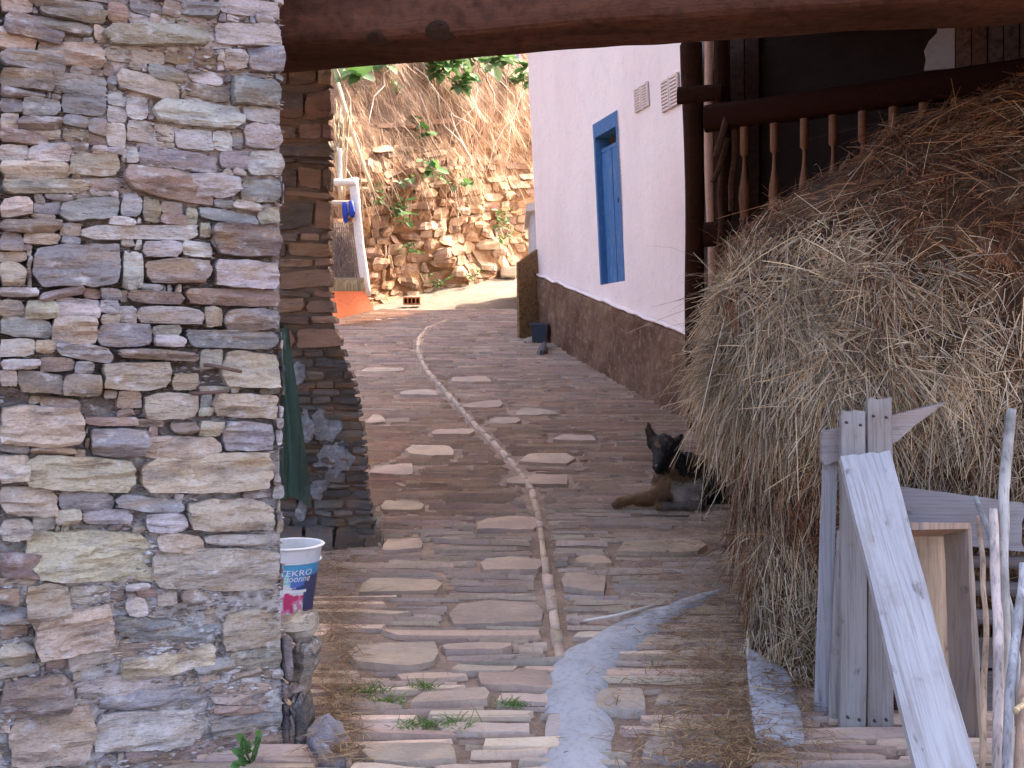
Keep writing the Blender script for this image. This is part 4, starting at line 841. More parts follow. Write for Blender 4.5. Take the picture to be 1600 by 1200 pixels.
def dogcol(V):
    px, py = pxof(V); n = fbm(V*22, 5)*6; px = px+n; py = py+n
    blk, tan, pale = np.array([.012, .009, .008]), np.array([.155, .085, .04]), np.array([.24, .20, .165])
    c = np.tile(tan, (len(V), 1))
    sad = (px > 1044) & (py < 752-.0*(px-1044)) & (py < 722+.32*(px-1040)+12); c[sad] = blk
    c[(px > 1092) & (py > 735)] = blk*1.3
    c[(px > 1052) & (px < 1098) & (py > 752) & (py < 786)] = pale
    c[(px > 1010) & (px < 1096) & (py > 783)] = pale*.55
    c[(px < 1034) & (py > 752)] = tan
    c[(py < 724) & (px < 1060)] = blk*1.6
    c[(py < 742) & (py > 706) & (px < 1018)] = tan*.9; c[(py > 712) & (py < 745) & (px > 1041) & (px < 1056)] = tan*.9
    c[(py > 728) & (py < 760) & (px > 1018) & (px < 1046) & (V[:, 1] > DO[1]-.12)] = tan*.6
    c[(V[:, 1] < DO[1]-.13) & (py < 742)] = blk
    c[(py < 690) & (px < 1019) & (px > 1013)] = tan*.35
    c[((px-1025)**2+(py-693)**2 < 12) | ((px-1046)**2+(py-694)**2 < 12)] = tan*.7
    c[(px < 970) & (py > 776)] = tan*.8
    return c
m = MB(); fcs = [tuple(p.vertices) for p in me.polygons]; m.add(V_, fcs, dogcol(V_)); m.build('body', M['fur'], dog)
for ex, ey in ((1026, 699), (1046, 700)):
    # eyes sit on the head surface
    cand = np.where((np.abs(pxof(V_)[0]-ex) < 2.5) & (np.abs(pxof(V_)[1]-ey) < 2.5))[0]
    if len(cand): 
        q = V_[cand[np.argmin(V_[cand, 1])]]; e = MB(); th = np.linspace(0, math.pi, 7)
        e.tube([q+np.array([0, .009*-math.cos(a), 0]) for a in th], [max(.0005, .009*math.sin(a)) for a in th], 8, (.02, .012, .008)); e.build('eye', M['glass'], dog)
cand = np.where((pxof(V_)[1] > 716) & (pxof(V_)[1] < 740) & (pxof(V_)[0] < 1045))[0]; q = V_[cand[np.argmin(V_[cand, 1])]]
e = MB(); th = np.linspace(0, math.pi, 7); e.tube([q+np.array([0, .017*-math.cos(a), .004]) for a in th], [max(.001, .017*math.sin(a)) for a in th], 8, (.012, .011, .012)); e.build('nose', M['glass'], dog)
n = 9000; k = nr.integers(0, len(V_), n); dd_ = unit(N_[k]*.5+np.array([.75, .35, -.35])+nr.normal(0, .25, (n, 3)))
fm = MB(); strands(fm, V_[k]-N_[k]*.004, dd_, unit(np.cross(dd_, N_[k])), nr.uniform(.012, .035, n), np.full(n, .003), np.full(n, .003), np.clip(dogcol(V_)[k]*nr.uniform(.7, 1.5, (n, 1)), .008, .9), 2)
fm.build('fur', M['fur'], dog, kind='stuff')

# ------------------------------------------------------------------ green coat hanging in the gap
coat = thing('hanging_coat', 'long dark green cloth coat hanging in the gap beside the pier', 'coat', P(460, 782, 6.12))
def drape(name, rows, Yd, folds, amp, col, seed):
    ys_ = np.linspace(0, 1, 40); xs_ = np.linspace(0, 1, 40); R_ = np.array(rows, float)
    U_, V_ = np.meshgrid(xs_, ys_, indexing='ij')
    yv = np.interp(V_, np.linspace(0, 1, len(R_)), R_[:, 0]); x0 = np.interp(V_, np.linspace(0, 1, len(R_)), R_[:, 1]); x1 = np.interp(V_, np.linspace(0, 1, len(R_)), R_[:, 2])
    px = x0+(x1-x0)*U_; dep = amp*(.3+.7*V_)*(np.sin(U_*folds+seed+.8*V_)+.35*np.sin(U_*folds*2.3+seed*2))+.01*vn(v3(U_*5, V_*7, seed), 3)
    y2 = yv+(5*np.sin(U_*folds+seed)+9*(U_-.5))*np.clip((V_-.7)/.3, 0, 1)
    Yv = Yd-dep; f = v3((px-800)/F*Yv, Yv, CZ+(540-y2)/F*Yv); b = f+np.array([0, .006, 0])
    m = MB(); m.grid(f, col); m.grid(b[::-1], col)
    for e1, e2 in ((f[0], b[0]), (b[-1], f[-1]), (b[:, 0], f[:, 0]), (f[:, -1], b[:, -1])): m.grid(np.stack([e1, e2], 0), col)
    return m.build(name, M['cloth'], coat)
drape('body', [(512, 424, 450), (560, 424, 457), (620, 424, 466), (700, 424, 477), (782, 424, 487)], 6.12, 6.5, .034, (.055, .105, .075), 1.2)
drape('front_flap', [(560, 428, 441), (640, 430, 450), (720, 434, 456), (772, 436, 454)], 6.03, 6, .02, (.075, .13, .10), .2)
drape('collar', [(506, 428, 444), (520, 426, 449), (540, 425, 447)], 6.05, 5, .012, (.04, .08, .055), 2.2)
m = MB(); m.tube([P(436, 506, 6.3), P(436, 510, 6.05), P(436, 504, 6.0)], .012, 8, (.06, .05, .045)); tag(m.build('wall_peg', M['plain'], None, loc=P(436, 506, 6.25)), 'small dark iron peg on the pier holding the green coat', 'peg')

# ------------------------------------------------------------------ bucket
bk0 = unproj(456, 957); BZ = gz(*bk0); YB = bk0[1]; scb = YB/F
bucket = thing('paint_bucket', 'white plastic bucket printed blue and pink beside the near wall', 'bucket', (bk0[0], YB, BZ))
Hb, r0, r1 = 107*scb, 31*scb, 44*scb; tiltx = -.05
def bframe(th, h, r):                   # th = 0 faces the camera
    th, h, r = np.broadcast_arrays(th, h, r); z = h*Hb
    return v3(bk0[0]+r*np.sin(th)+tiltx*z*-.3, YB-r*np.cos(th)+.0*z, BZ+z)
def brad(h): return r0+(r1-r0)*h+.004*(h > .78)
hs = axis((0, .78, 54), (.785, 1, 8)); ths = np.linspace(0, 2*math.pi, 120, endpoint=False)
TH, HH = np.meshgrid(ths, hs, indexing='ij'); g = bframe(TH, HH, brad(HH))
wv = (TH+math.pi) % (2*math.pi)-math.pi
c = np.tile(np.array([.74, .74, .76]), TH.shape+(1,)); nz = fbm(v3(np.sin(TH)*3, np.cos(TH)*3, HH*7), 3)
blue = (HH < .775) & (HH > .43-.12*wv+.05*nz); tb_ = np.clip((.775-HH)/.3, 0, 1)[..., None]
c[blue] = (np.array([.07, .42, .68])*(1-tb_)+np.array([.10, .18, .55])*tb_)[blue]
aq = blue & (wv < -.15+.5*nz) & (HH < .62); c[aq] = np.array([.30, .66, .66])
pk = (HH < .30+.06*nz) & (HH > .05) & (nz > -.25); c[pk] = np.array([.70, .22, .36]); pk2 = pk & (nz > .25); c[pk2] = np.array([.62, .05, .16])
nv_ = (HH > .41) & (HH < .41+.10*np.clip(wv-.15, 0, 1)) & (wv > 0); c[nv_] = np.array([.03, .07, .20])
dk = (wv > .72) & (HH < .6); c[dk] = c[dk]*.0+np.array([.06, .07, .16])
m = MB(); m.grid(g, c, close_u=True)
gi = bframe(TH[:, ::-1][:, :], HH[:, ::-1], brad(HH[:, ::-1])-.004); m.grid(gi, (.72, .71, .70), close_u=True)
base = bframe(ths, 0*ths, r0+0*ths); m.add(base, [tuple(range(len(ths)))], (.7, .7, .7)); m.build('body', M['bucket'], bucket)
m = MB(); prof = [(.985, .000), (.985, .012), (1.0, .014), (1.012, .009), (1.012, -.004), (1.0, -.006)]
m.grid(np.array([[bframe(t_, h_, brad(1)+dr) for h_, dr in prof] for t_ in ths]), (.78, .78, .79), close_u=True); m.build('rim', M['bucket'], bucket)
m = MB(); m.grid(np.array([[bframe(t_, h_, brad(h_)+dr) for h_, dr in ((.765, 0), (.77, .009), (.785, .010), (.79, 0))] for t_ in ths]), (.76, .76, .78), close_u=True); m.build('collar', M['bucket'], bucket)
m = MB(); m.grid(np.array([[bframe(t_, np.array(.80), (brad(.8)-.006)*f) for f in (1, .7, .35, .01)] for t_ in ths])+.004*nr.normal(0, 1, (120, 4, 3)), (.46, .42, .38), close_u=True); m.build('contents', M['earth'], bucket)
def wrap_text(txt, th0, th1, h0, h1, col, shear=.25):
    cu = bpy.data.curves.new('lettering', 'FONT'); cu.body = txt; cu.size = 1; cu.resolution_u = 3
    to = bpy.data.objects.new('lettering', cu); COL.objects.link(to); dg = bpy.context.evaluated_depsgraph_get(); dg.update()
    me = bpy.data.meshes.new_from_object(to.evaluated_get(dg)); bpy.data.objects.remove(to)
    v = np.array([q.co[:] for q in me.vertices]); mn, mx = v.min(0), v.max(0)
    u = (v[:, 0]-mn[0])/(mx[0]-mn[0]); w = (v[:, 1]-mn[1])/(mx[1]-mn[1]); u = u+shear*.06*w
    t_ = th0+(th1-th0)*u; h_ = h0+(h1-h0)*w
    m = MB(); m.add(bframe(t_, h_, brad(h_)+.0018), [tuple(p.vertices) for p in me.polygons], col); m.build('lettering', M['bucket'], bucket, smooth=False)
wrap_text('TEKRO', -.30, 1.02, .605, .69, (.86, .86, .88)); wrap_text('uoonne', -.12, .92, .52, .585, (.80, .84, .90), .9)
m = MB(); tq = np.linspace(-.15, .82, 16); m.grid(np.array([[bframe(np.array(t_), np.array(h_), brad(h_)+.0015) for h_ in (.36, .40)] for t_ in tq]), (.85, .85, .86)); m.build('label_stripe', M['bucket'], bucket)

# ------------------------------------------------------------------ cement strip, flagstone, loose stones
def ribbon(pts, wid, th, name, mat, col, parent=None, n=9, seed=0):
    c = np.array([unproj(*p) for p in pts]); L = np.concatenate([[0], np.cumsum(np.linalg.norm(np.diff(c, axis=0), axis=1))]); s_ = np.linspace(0, L[-1], 60)
    cx, cy, w = np.interp(s_, L, c[:, 0]), np.interp(s_, L, c[:, 1]), np.interp(s_, L, wid)
    tx, ty = np.gradient(cx), np.gradient(cy); ln = np.hypot(tx, ty); nx, ny = ty/ln, -tx/ln
    a = np.linspace(-1, 1, n); Aa, Ss = np.meshgrid(a, s_, indexing='ij')
    ww = w[None]*(1+.10*fbm(v3(Ss*6, np.sign(Aa)*4+seed, 0), seed))
    x = cx[None]+nx[None]*Aa*ww; y = cy[None]+ny[None]*Aa*ww
    z = gz(x, y)+th*(1-Aa**2)-.010+np.where(np.abs(Aa) > .99, -.02, 0)+.007*fbm(v3(x*9, y*9, 0), seed)
    m = MB(); m.grid(v3(x, y, z)[::-1], np.array(col)*(1+.1*fbm(v3(x*6, y*6, 1), 3)[::-1])[..., None]); return m.build(name, M[mat], parent)
ribbon([(1122, 930), (1070, 946), (1020, 968), (970, 995), (930, 1022), (902, 1050), (896, 1085), (906, 1130), (902, 1180), (896, 1240)], [.03, .07, .10, .13, .15, .16, .14, .13, .14, .16], .040, 'cement_strip', 'cement', (.44, .425, .43), road_o, seed=3)
fl = MB(); q = [unproj(1178, 1172), unproj(1262, 1172), unproj(1236, 1050), unproj(1160, 1000)]
stone(fl, q, gframe, .045, (.33, .32, .34), 12, 14, back=.05, k=.06, wob=.04, rough=.12, layer=.05, flat=.12); tag(fl.build('flagstone', M['cement'], None, loc=[*np.mean(q, 0), gz(*np.mean(q, 0))]), 'long grey flagstone edging the paving below the hay', 'stone slab')
fl = MB(); q = [unproj(474, 1196), unproj(548, 1200), unproj(540, 1150), unproj(480, 1130)]
stone(fl, q, gframe, .07, (.21, .19, .21), 12, 10, back=.04, k=.35, wob=.12, rough=.3, layer=.1, flat=.4); tag(fl.build('loose_stone', M['schist'], None, loc=[*np.mean(q, 0), gz(*np.mean(q, 0))]), 'flat dark grey stone lying at the foot of the near wall', 'stone')
fl = MB(); q = [unproj(838, 556), unproj(856, 556), unproj(856, 544), unproj(842, 543)]
stone(fl, q, gframe, .09, (.10, .09, .09), 8, 8, back=.04, k=.3, wob=.15, rough=.4, flat=.4); tag(fl.build('loose_stone', M['pier'], None, loc=[*np.mean(q, 0), gz(*np.mean(q, 0))]), 'small dark stone lying by the plinth near the plastic tub', 'stone')
m = MB(); a, b = unproj(912, 980), unproj(1022, 964); mid = unproj(968, 975); q = np.array([[*a, gz(*a)+.03], [*mid, gz(*mid)+.045], [*b, gz(*b)+.055]])
m.tube(q, [.006, .007, .008], 6, (.62, .56, .48)); tag(m.build('white_twig', M['plain'], None, loc=q[1]), 'thin pale twig lying across the grey cement strip', 'twig')
for (x0, y0, x1, y1, lab) in ((320, 570, 368, 580, 'rusty iron spike sticking out of the near wall, upper of two'), (298, 614, 346, 610, 'thin rusty iron spike in the near wall, lower of two')):
    m = MB(); a, b = w_uv(x0, y0), w_uv(x1, y1); q = np.array([wframe(np.array(a[0]), np.array(a[1]), np.array(.055)), wframe(np.array(b[0]), np.array(b[1]), np.array(.085))])
    m.tube(np.array([q[0]+np.array([-.05, .08, 0]), q[0], q[1]]), [.006, .007, .006], 7, (.12, .07, .055)); tag(m.build('iron_spike', M['plain'], None, loc=q[0]), lab, 'spike', 'rusty spikes in the near wall')
# rows of end stones forming the stepped foot of the near wall
for (x0, y0, x1, y1, c, d) in ((440, 966, 490, 1006, 'o', 3.82), (452, 1004, 494, 1062, 'b', 3.80), (446, 1062, 478, 1092, 'r', 3.78), (452, 1090, 482, 1190, 'd', 3.72), (440, 1120, 462, 1200, 'b', 3.70)):
    fr = lambda u, v, dd, d=d: v3(u, d-np.asarray(dd, float), v)
    q = [P(x0, y1, d)[[0, 2]], P(x1, y1, d)[[0, 2]], P(x1, y0, d)[[0, 2]], P(x0, y0, d)[[0, 2]]]
    m = MB(); stone(m, q, fr, .05, pcol(c), 10, 8, back=.12, k=.2, wob=.12, rough=.4, flat=.5); m.build('stone', M['schist'], wall, smooth=False)

# ------------------------------------------------------------------ hen-wire panel, post, gloves, orange sheet
wp = thing('wire_panel', 'hen wire panel on a bleached wooden post by the bank', 'wire panel', P(556, 472, 16.2))
wp.location.z = float(gz(-2.4, 16.2))
def tilted(name, pts, r, col, mat='plain', n=10, parent=wp, rough=.12):
    q = np.array([P(*p) for p in pts]); tt = np.linspace(0, 1, 14); k = np.linspace(0, 1, len(q)); q = np.stack([np.interp(tt, k, q[:, i]) for i in range(3)], 1)
    m = MB(); m.tube(q, r, n, col, rough, len(name)); return m.build(name, M[mat], parent)
tilted('post', [(552, 278, 16.2), (562, 380, 16.2), (573, 462, 16.2)], .072, (.72, .64, .56))
tilted('crossbar', [(520, 285, 16.15), (556, 286, 16.15)], .06, (.72, .62, .50))
tilted('back_rail', [(518, 318, 16.3), (562, 318, 16.3)], .05, (.50, .38, .28))
tilted('pole', [(531, 232, 16.25), (532, 300, 16.25)], .03, (.70, .62, .52))
m = MB(); P0 = lambda u, v: P(516+u*(34+14*v), 348+v*92, 16.22)
for k in range(13):
    m.tube([P0(k/12+.02*math.sin(j*2.), j/10) for j in range(11)], .007, 4, (.22, .16, .13))
for k in range(13): m.tube([P0(j/10, min(1, k/12+.015*math.sin(j*3.+k))) for j in range(11)], .006, 4, (.22, .16, .13))
m.build('wire_mesh', M['plain'], wp)
m = MB(); n = 700; u = nr.random(n); v = nr.random(n)**.7; p = np.array([P0(a, b) for a, b in zip(u, v)])+np.array([0, .08, 0]); d = unit(np.stack([nr.normal(0, .5, n), nr.normal(0, .2, n), -1+0*u], 1))
strands(m, p, d, unit(np.cross(d, np.array([0, -1., 0]))), nr.uniform(.15, .4, n), np.full(n, .014), 0*u, np.clip(np.array([.30, .22, .17])*nr.uniform(.5, 1.3, (n, 1)), 0, 1)); m.build('dry_stalks', M['straw'], wp, kind='stuff')
m = MB(); n = 420; u = nr.random(n); p = np.array([P(517+a*52, 438+nr.uniform(-2, 3)+2*a, 15.95) for a in u]); d = unit(np.stack([nr.normal(0, .06, n), nr.normal(0, .06, n), -1+0*u], 1))
fr = thing('straw_brush', 'tan bristle brush head standing on the orange sheet', 'brush', P(542, 456, 15.95))
strands(m, p, d, unit(np.cross(d, np.array([0, -1., 0]))), nr.uniform(.15, .19, n), np.full(n, .016), 0*u, np.clip(np.array([.46, .33, .17])*nr.uniform(.5, 1.3, (n, 1)), 0, 1)); m.build('bristles', M['straw'], fr)
m = MB(); m.box(P(517, 0, 15.97)[0], P(569, 0, 15.97)[0], 15.97, 16.04, P(0, 447, 16)[2], P(0, 434, 16)[2], (.33, .24, .14)); m.build('head', M['plain'], fr, smooth=False)
bz = lambda x_, y_: P(x_, y_, 15.9)
U_, V_ = np.meshgrid(np.linspace(0, 1, 20), np.linspace(0, 1, 14), indexing='ij')
pt = np.array([[bz(515+(569-515)*u_+V*( (588-569)*u_+(526-515)*(1-u_)), 455+V*(485-455)*u_+V*(500-455)*(1-u_)) for V in np.linspace(0, 1, 14)] for u_ in np.linspace(0, 1, 20)])
pt[..., 1] += -.30*V_**2+.03*np.sin(U_*7)*V_; pt[..., 2] = np.maximum(pt[..., 2]-.0, gz(pt[..., 0], pt[..., 1])+.008)
m = MB(); m.grid(pt[::-1], (.86, .20, .06)); m.grid(pt+np.array([0, .012, -.004]), (.8, .2, .07)); os_ = m.build('orange_sheet', M['plain'], None, loc=pt.mean((0, 1)))
tag(os_, 'bright orange plastic sheet flaring onto the lane below the brush', 'plastic sheet')
gl_ = thing('blue_gloves', 'pair of blue work gloves hanging from the bleached post frame', 'gloves', P(544, 348, 16.0))
for (xa, xb, ya, yb) in ((535, 543, 316, 349), (545, 553, 314, 341)):
    m = MB(); q = [P(xa, ya, 16.05), P(xa-1, (ya+yb)/2, 16.0), P(xa+1, yb-8, 16.02)]; c_ = (.03, .06, .33)
    ctr = [(np.array(P((xa+xb)/2+dx, y_, 16.03))) for dx, y_ in ((-1, ya), (0, ya+10), (1, ya+20), (1.5, ya+25))]
    m.tube(ctr, [.035, .045, .05, .03], 8, c_)
    for f in (-2.6, -.8, .9, 2.5): m.tube([np.array(P((xa+xb)/2+1+f, ya+21, 16.03)), np.array(P((xa+xb)/2+1.5+f*1.15, yb-abs(f), 16.03))], [.017, .012], 6, c_)
    m.tube([np.array(P(xb-1, ya+13, 16.0)), np.array(P(xb+1.5, ya+21, 16.0))], [.018, .012], 6, c_)
    m.build('glove', M['cloth'] if False else M['plain'], gl_)
hb_ = thing('hollow_brick', 'hollow red brick lying at the foot of the bank', 'brick', (*unproj(644, 476), gz(*unproj(644, 476))))
c0 = wloc(hb_); m = MB(); W_, D_, Hh = .30, .20, .13; nx = 4; ww = .022
for k in range(nx+1): xx = c0[0]-W_/2+(W_-ww)*k/nx; m.box(xx, xx+ww, c0[1]-D_/2, c0[1]+D_/2, c0[2]+ww, c0[2]+Hh-ww, (.40, .14, .06))
m.box(c0[0]-W_/2, c0[0]+W_/2, c0[1]-D_/2, c0[1]+D_/2, c0[2], c0[2]+ww-.001, (.40, .14, .06)); m.box(c0[0]-W_/2, c0[0]+W_/2, c0[1]-D_/2, c0[1]+D_/2, c0[2]+Hh-ww+.001, c0[2]+Hh, (.42, .15, .065)); m.box(c0[0]-W_/2, c0[0]+W_/2, c0[1]+D_/2-.001, c0[1]+D_/2+.02, c0[2], c0[2]+Hh, (.10, .04, .02)); m.build('body', M['plain'], hb_, smooth=False)  # last box is an added dark plate, painting shade into the holes
q0 = unproj(795, 433); m = MB(); fr2 = lambda u, v, d: v3(u, q0[1]-np.asarray(d), v); x0 = q0[0]; z0 = gz(*q0)
stone(m, [(x0-.18, z0), (x0+.18, z0), (x0+.17, z0+.22), (x0-.17, z0+.21)], fr2, .05, (.62, .52, .38), 8, 6, back=.25, k=.08); tag(m.build('stone_block', M['bankstone'], None, loc=(x0, q0[1], z0)), 'pale squared stone block at the foot of the bank', 'stone')

# ------------------------------------------------------------------ plants
def leaf(m, p, d, n, L, w, col, heart=False):
    d = unit(np.array(d)); s_ = unit(np.cross(d, n)); n2 = np.cross(s_, d)
    k = .28 if heart else .4
    v = [p, p+d*L*k+s_*w/2+n2*L*.10, p+d*L*.72+s_*w*.38+n2*L*.06, p+d*L-n2*L*.05, p+d*L*.72-s_*w*.38+n2*L*.06, p+d*L*k-s_*w/2+n2*L*.10, p+d*L*.5]
    m.add(v, [(0, 1, 6), (1, 2, 6), (2, 3, 6), (3, 4, 6), (4, 5, 6), (5, 0, 6)], np.array(col)*rnd.uniform(.75, 1.3))
def bank_at(px, py):
    best = None; f = bank_grid; d = (f[1]-px)**2+(f[2]-py)**2; k = np.argmin(d); return f[3][k], f[4][k]
S_, H_ = np.meshgrid(np.linspace(bl[3]-3, bl[7], 260), np.linspace(0, 8, 200), indexing='ij'); pb_ = bank(S_, H_); a_, b_ = pxof(pb_)
bank_grid = (None, a_.ravel(), b_.ravel(), S_.ravel(), H_.ravel())
WEEDS = [(613, 335, .34, 9, 'broad', 'leafy weed on the bank beside the white post'), (622, 352, .30, 8, 'broad', 'dark green weed just right of the post weed'), (588, 315, .26, 7, 'broad', 'small weed above the wire panel post'),
 (663, 215, .34, 5, 'heart', 'large heart leaved plant in the middle of the bank'), (662, 265, .30, 5, 'heart', 'heart leaved plant directly below the largest one'), (628, 285, .24, 5, 'broad', 'weed left of the lower heart leaved plant'), (684, 285, .2, 4, 'broad', 'small weed right of the lower heart leaved plant'), (712, 292, .2, 3, 'heart', 'two leafed sprig above the stones on the bank'),
 (766, 350, .36, 10, 'small', 'bushy weed in the stones left of the shed'), (776, 375, .30, 8, 'small', 'trailing weed under the bushy weed on the stones'), (822, 362, .26, 7, 'small', 'weed against the grey shed corner'), (640, 395, .26, 8, 'small', 'weed among stones above the hollow brick'),
 (678, 450, .30, 9, 'small', 'tall weed at the bank foot beside the hollow brick'), (728, 436, .22, 6, 'small', 'weed at the bank foot near the pale block'), (538, 118, .40, 6, 'heart', 'vine leaves at the bank top beside the pier'), (598, 105, .34, 4, 'heart', 'long green leaf hanging below the beam'), (612, 150, .24, 5, 'small', 'faded weed below the hanging leaf')]
def weed(px, py, size, nl, kind, lab, cat='weed', group='weeds growing on the bank'):
    size *= 1.35
    s0, h0 = bank_at(px, py); p0 = bank(np.array(s0), np.array(h0), .16)
    t = thing('weed', lab, cat, p0, group); m = MB(); st = MB()
    nst = 3 if kind != 'small' else 6
    for k in range(nst):
        a = rnd.uniform(-1, 1); tip = p0+np.array([a*size*.7, -rnd.uniform(.1, .3), rnd.uniform(-.25, .8)*size]); mid = (p0+tip)/2+np.array([0, -.06, .05])
        st.tube([p0, mid, tip], [.008, .006, .004], 4, (.14, .17, .05))
        for j in range(max(2, nl//nst+2)):
            f = rnd.uniform(.3, 1); q = p0*(1-f)+tip*f+np.array([0, -.06*math.sin(f*3), 0])
            d = np.array([rnd.uniform(-1, 1), -rnd.uniform(.2, .9), rnd.uniform(-.7, .5)]); L = size*(rnd.uniform(.5, .8) if kind == 'heart' else rnd.uniform(.35, .6) if kind == 'broad' else rnd.uniform(.22, .4))
            leaf(m, q, d, np.array([rnd.uniform(-.3, .3), -.5, .9]), L, L*(.8 if kind == 'heart' else .55), rnd.choice([(.09, .20, .045), (.13, .25, .07), (.07, .15, .045), (.17, .25, .11)]), kind == 'heart')
    m.build('leaves', M['plant'], t); st.build('stem', M['plant'], t); return t
for w in WEEDS: weed(*w)
for i, (px, py, s_, lab) in enumerate(((692, 112, .6, 'bushy green creeper at the bank top, left of the flower'), (712, 148, .5, 'drooping creeper below the left bank top creeper'), (752, 112, .6, 'green creeper in the middle of the bank top'), (792, 108, .6, 'creeper at the bank top bearing a pale pink flower'), (808, 140, .5, 'creeper trailing beside the white house wall top'), (672, 122, .45, 'grey leaved creeper hanging left of all bank top creepers'))):
    weed(px, py, s_, 26, 'broad', lab, 'creeper', 'creepers along the bank top')
s0, h0 = bank_at(785, 92); p0 = bank(np.array(s0), np.array(h0), .35); m = MB(); th = np.linspace(0, 2*math.pi, 12, endpoint=False)
m.grid(np.array([[p0+np.array([r*math.cos(a), -dy, r*math.sin(a)]) for r, dy in ((.01, 0), (.03, .05), (.075, .09), (.10, .09))] for a in th]), (.75, .55, .68), close_u=True); m.tube([p0+np.array([0, .3, 0]), p0], .008, 5, (.1, .15, .05)); tag(m.build('bindweed_flower', M['plain'], None, loc=p0), 'pale pink trumpet flower among creepers at the bank top', 'flower')
# hanging dry grass and roots on the bank
n = 12500; s_ = nr.uniform(bl[3]-2.5, bl[7]-.3, n); h_ = 2.0+nr.random(n)**.8*5.5
dens = .5+.8*fbm(v3(s_*.9, h_*.8, 2), 77)+.25*(h_-3.2); keep = nr.random(n) < np.clip(dens, .03, 1); s_, h_ = s_[keep], h_[keep]; n = len(s_)
p = bank(s_, h_, .03); bn = unit(bank(s_, h_, .5)-bank(s_, h_, 0)); d = unit(np.stack([nr.normal(0, .55, n), nr.normal(0, .1, n), -np.ones(n)], 1)+bn*nr.uniform(.05, .5, (n, 1)))
pal = np.array([(.52, .37, .23), (.42, .265, .16), (.58, .45, .30), (.30, .175, .11), (.46, .30, .19)])
m = MB(); L = nr.uniform(.15, .7, n); strands(m, p, d, unit(np.cross(d, bn+nr.normal(0, .3, (n, 3)))), L, nr.uniform(.009, .018, n), L*.15, np.clip(pal[nr.integers(0, 5, n)]*nr.uniform(.7, 1.25, (n, 1)), 0, 1), 3)
tag(m.build('dry_grass', M['straw'], None, loc=bank(np.array(16.), np.array(4.))), 'dry brown grass hanging in curtains down the bank', 'dry grass', kind='stuff')
m = MB()
for i in range(34):
    s0 = rnd.uniform(bl[3]-2, bl[7]-1); h0 = rnd.uniform(3, 7.3); q = [bank(np.array(s0), np.array(h0), .25)]
    dx, dh = rnd.uniform(-.35, .35), -rnd.uniform(.15, .4)
    for k in range(7): s0 += dx+rnd.uniform(-.1, .1); h0 += dh+rnd.uniform(-.12, .12); q.append(bank(np.array(s0), np.array(max(.3, h0)), .25+rnd.uniform(-.08, .1)))
    c = rnd.choice([(.55, .43, .33), (.42, .28, .19), (.62, .52, .42)]); m.tube(q, np.linspace(.016, .006, len(q))*rnd.uniform(.6, 1.3), 5, c)
tag(m.build('dead_twigs', M['plain'], None, loc=bank(np.array(16.), np.array(4.))), 'tangle of dead pale twigs trailing over the bank', 'twigs', kind='stuff')
# dry reeds tied at the panel
rd = thing('dry_reeds', 'bundle of bleached yellow reeds standing behind the wire panel', 'reeds', P(532, 300, 16.5))
for k in range(26):
    m = MB(); a = rnd.uniform(-6, 12); top = rnd.uniform(150, 235); q = [P(533+a*.5, 300+rnd.uniform(-5, 15), 16.6), P(530+a, (top+300)/2, 16.55), P(528+a*1.5+rnd.uniform(-8, 6), top, 16.5), P(528+a*2+rnd.uniform(-10, 8), top+rnd.uniform(10, 35), 16.4)]
    m.tube(q, [.014, .012, .010, .006], 5, pcol((.66, .53, .30), .2)); m.build('reed', M['straw'], rd)
m = MB(); q = [P(528, 130, 17.2), P(545, 190, 17.1), P(570, 265, 17.0), P(583, 300, 17.0)]; m.tube(q, [.03, .035, .03, .03], 7, (.60, .46, .28)); tag(m.build('bamboo_cane', M['plain'], None, loc=q[-1]), 'long tan cane leaning against the bank above the panel', 'cane')

# ------------------------------------------------------------------ ground litter, tufts, little plant at the wall
m = MB(); n = 10500; which = nr.random(n)
px = np.where(which < .78, nr.normal(1150, 80, n), nr.normal(528, 22, n)); py = np.where(which < .78, nr.uniform(800, 1210, n), nr.uniform(830, 1200, n))
ok = (py > 790) & (px > 470) & (px < 1310); px, py = px[ok], py[ok]; Yd = np.interp(py, [780, 850, 900, 955, 1020, 1080, 1150, 1210], [unproj(800, q)[1] for q in (780, 850, 900, 955, 1020, 1080, 1150, 1210)])
xg = (px-800)/F*Yd; n = len(xg); p = v3(xg, Yd, gz(xg, Yd)+nr.uniform(.018, .045, n)); a = nr.uniform(0, 6.28, n); d = np.stack([np.cos(a), np.sin(a), nr.uniform(-.1, .25, n)], 1)
strands(m, p, unit(d), unit(np.cross(d, np.array([0, 0, 1.])+nr.normal(0, .4, (n, 3)))), nr.uniform(.02, .12, n), nr.uniform(.002, .005, n), np.full(n, .006), np.clip(np.array([(.30, .17, .09), (.22, .12, .06), (.42, .30, .16)])[nr.integers(0, 3, n)]*nr.uniform(.6, 1.2, (n, 1)), 0, 1), 2)
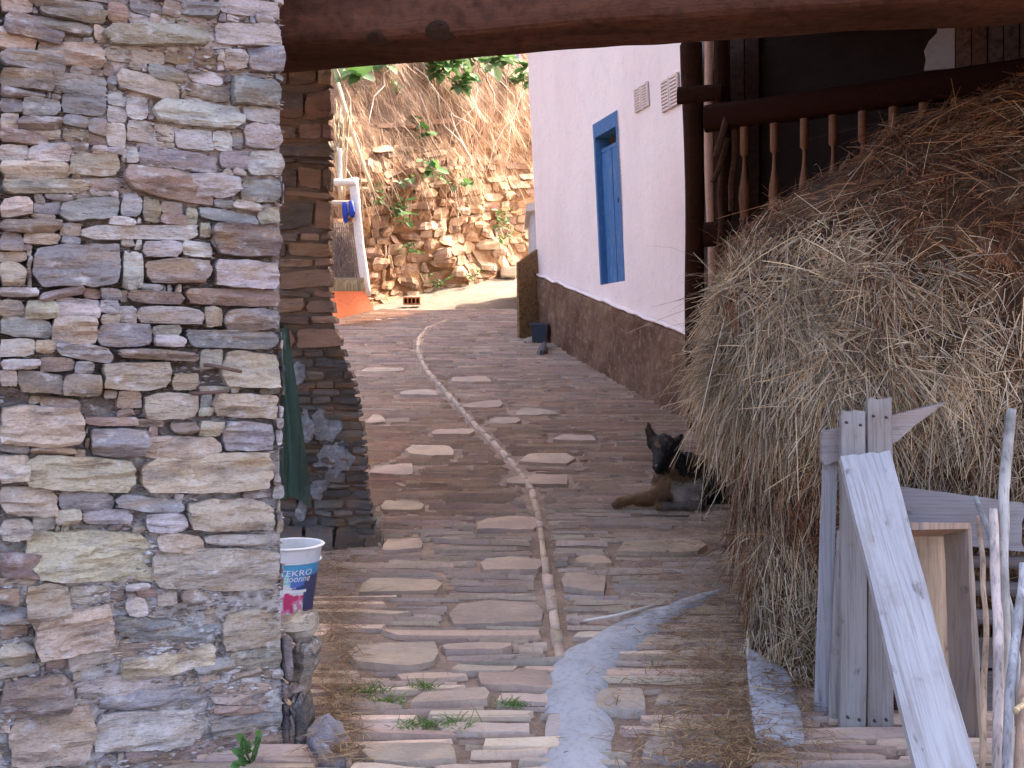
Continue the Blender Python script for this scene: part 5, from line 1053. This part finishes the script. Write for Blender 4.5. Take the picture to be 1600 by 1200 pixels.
tag(m.build('hay_litter', M['straw'], None, loc=(1, 5, .25)), 'brown hay crumbs scattered on the paving', 'hay litter', kind='stuff')
for px_, py_, s_, lab in ((702, 1136, .055, 'largest bright green grass tuft in the near paving'), (605, 1100, .045, 'green grass tuft left of the largest one'), (664, 1076, .04, 'grass tuft above the largest one'), (800, 1104, .04, 'dull tuft beside the cement'), (570, 1084, .05, 'low tuft near the wall foot'), (640, 1136, .035, 'tiny tuft just left of the largest one')):
    g0 = unproj(px_, py_); g3 = np.array([*g0, gz(*g0)]); n = 90; s_ *= 1.5; m = MB(); a = nr.uniform(0, 6.28, n); d = unit(np.stack([np.cos(a)*.8, np.sin(a)*.8, nr.uniform(.4, 1.3, n)], 1))
    strands(m, g3+nr.normal(0, s_*.35, (n, 3))*np.array([1.6, 1, 0]), d, unit(np.cross(d, nr.normal(0, 1, (n, 3)))), nr.uniform(.4, 1, n)*s_*1.2, np.full(n, .004), np.full(n, s_*.3), np.clip(np.array([.12, .22, .04])*nr.uniform(.6, 1.3, (n, 1)), 0, 1))
    tag(m.build('grass_tuft', M['plant'], None, loc=g3), lab, 'grass tuft', 'grass tufts in the paving joints')
g0 = P(390, 1172, 3.42); sp = thing('wall_weed', 'young green weed with lobed leaves at the foot of the near wall', 'weed', P(392, 1192, 3.42)); m = MB(); st = MB(); b_ = P(392, 1192, 3.42)
for dx, dy in ((-12, -34), (12, -40), (-18, -16), (-4, -24), (8, -18), (-10, -2), (4, -6), (-16, 2)):
    tip = P(392+dx, 1192+dy, 3.36); st.tube([b_, (b_+tip)/2+np.array([0, -.02, .005]), tip], [.003, .0025, .002], 5, (.16, .22, .08))
    for k in range(3): leaf(m, (b_+tip)/2+(tip-b_)*(.1+.2*k), (tip-b_)+np.array([rnd.uniform(-.03, .03), -.02, rnd.uniform(-.01, .02)]), np.array([.1, -.8, .5]), rnd.uniform(.035, .055), .028, (.085, .20, .06))
m.build('leaves', M['plant'], sp); st.build('stem', M['plant'], sp)
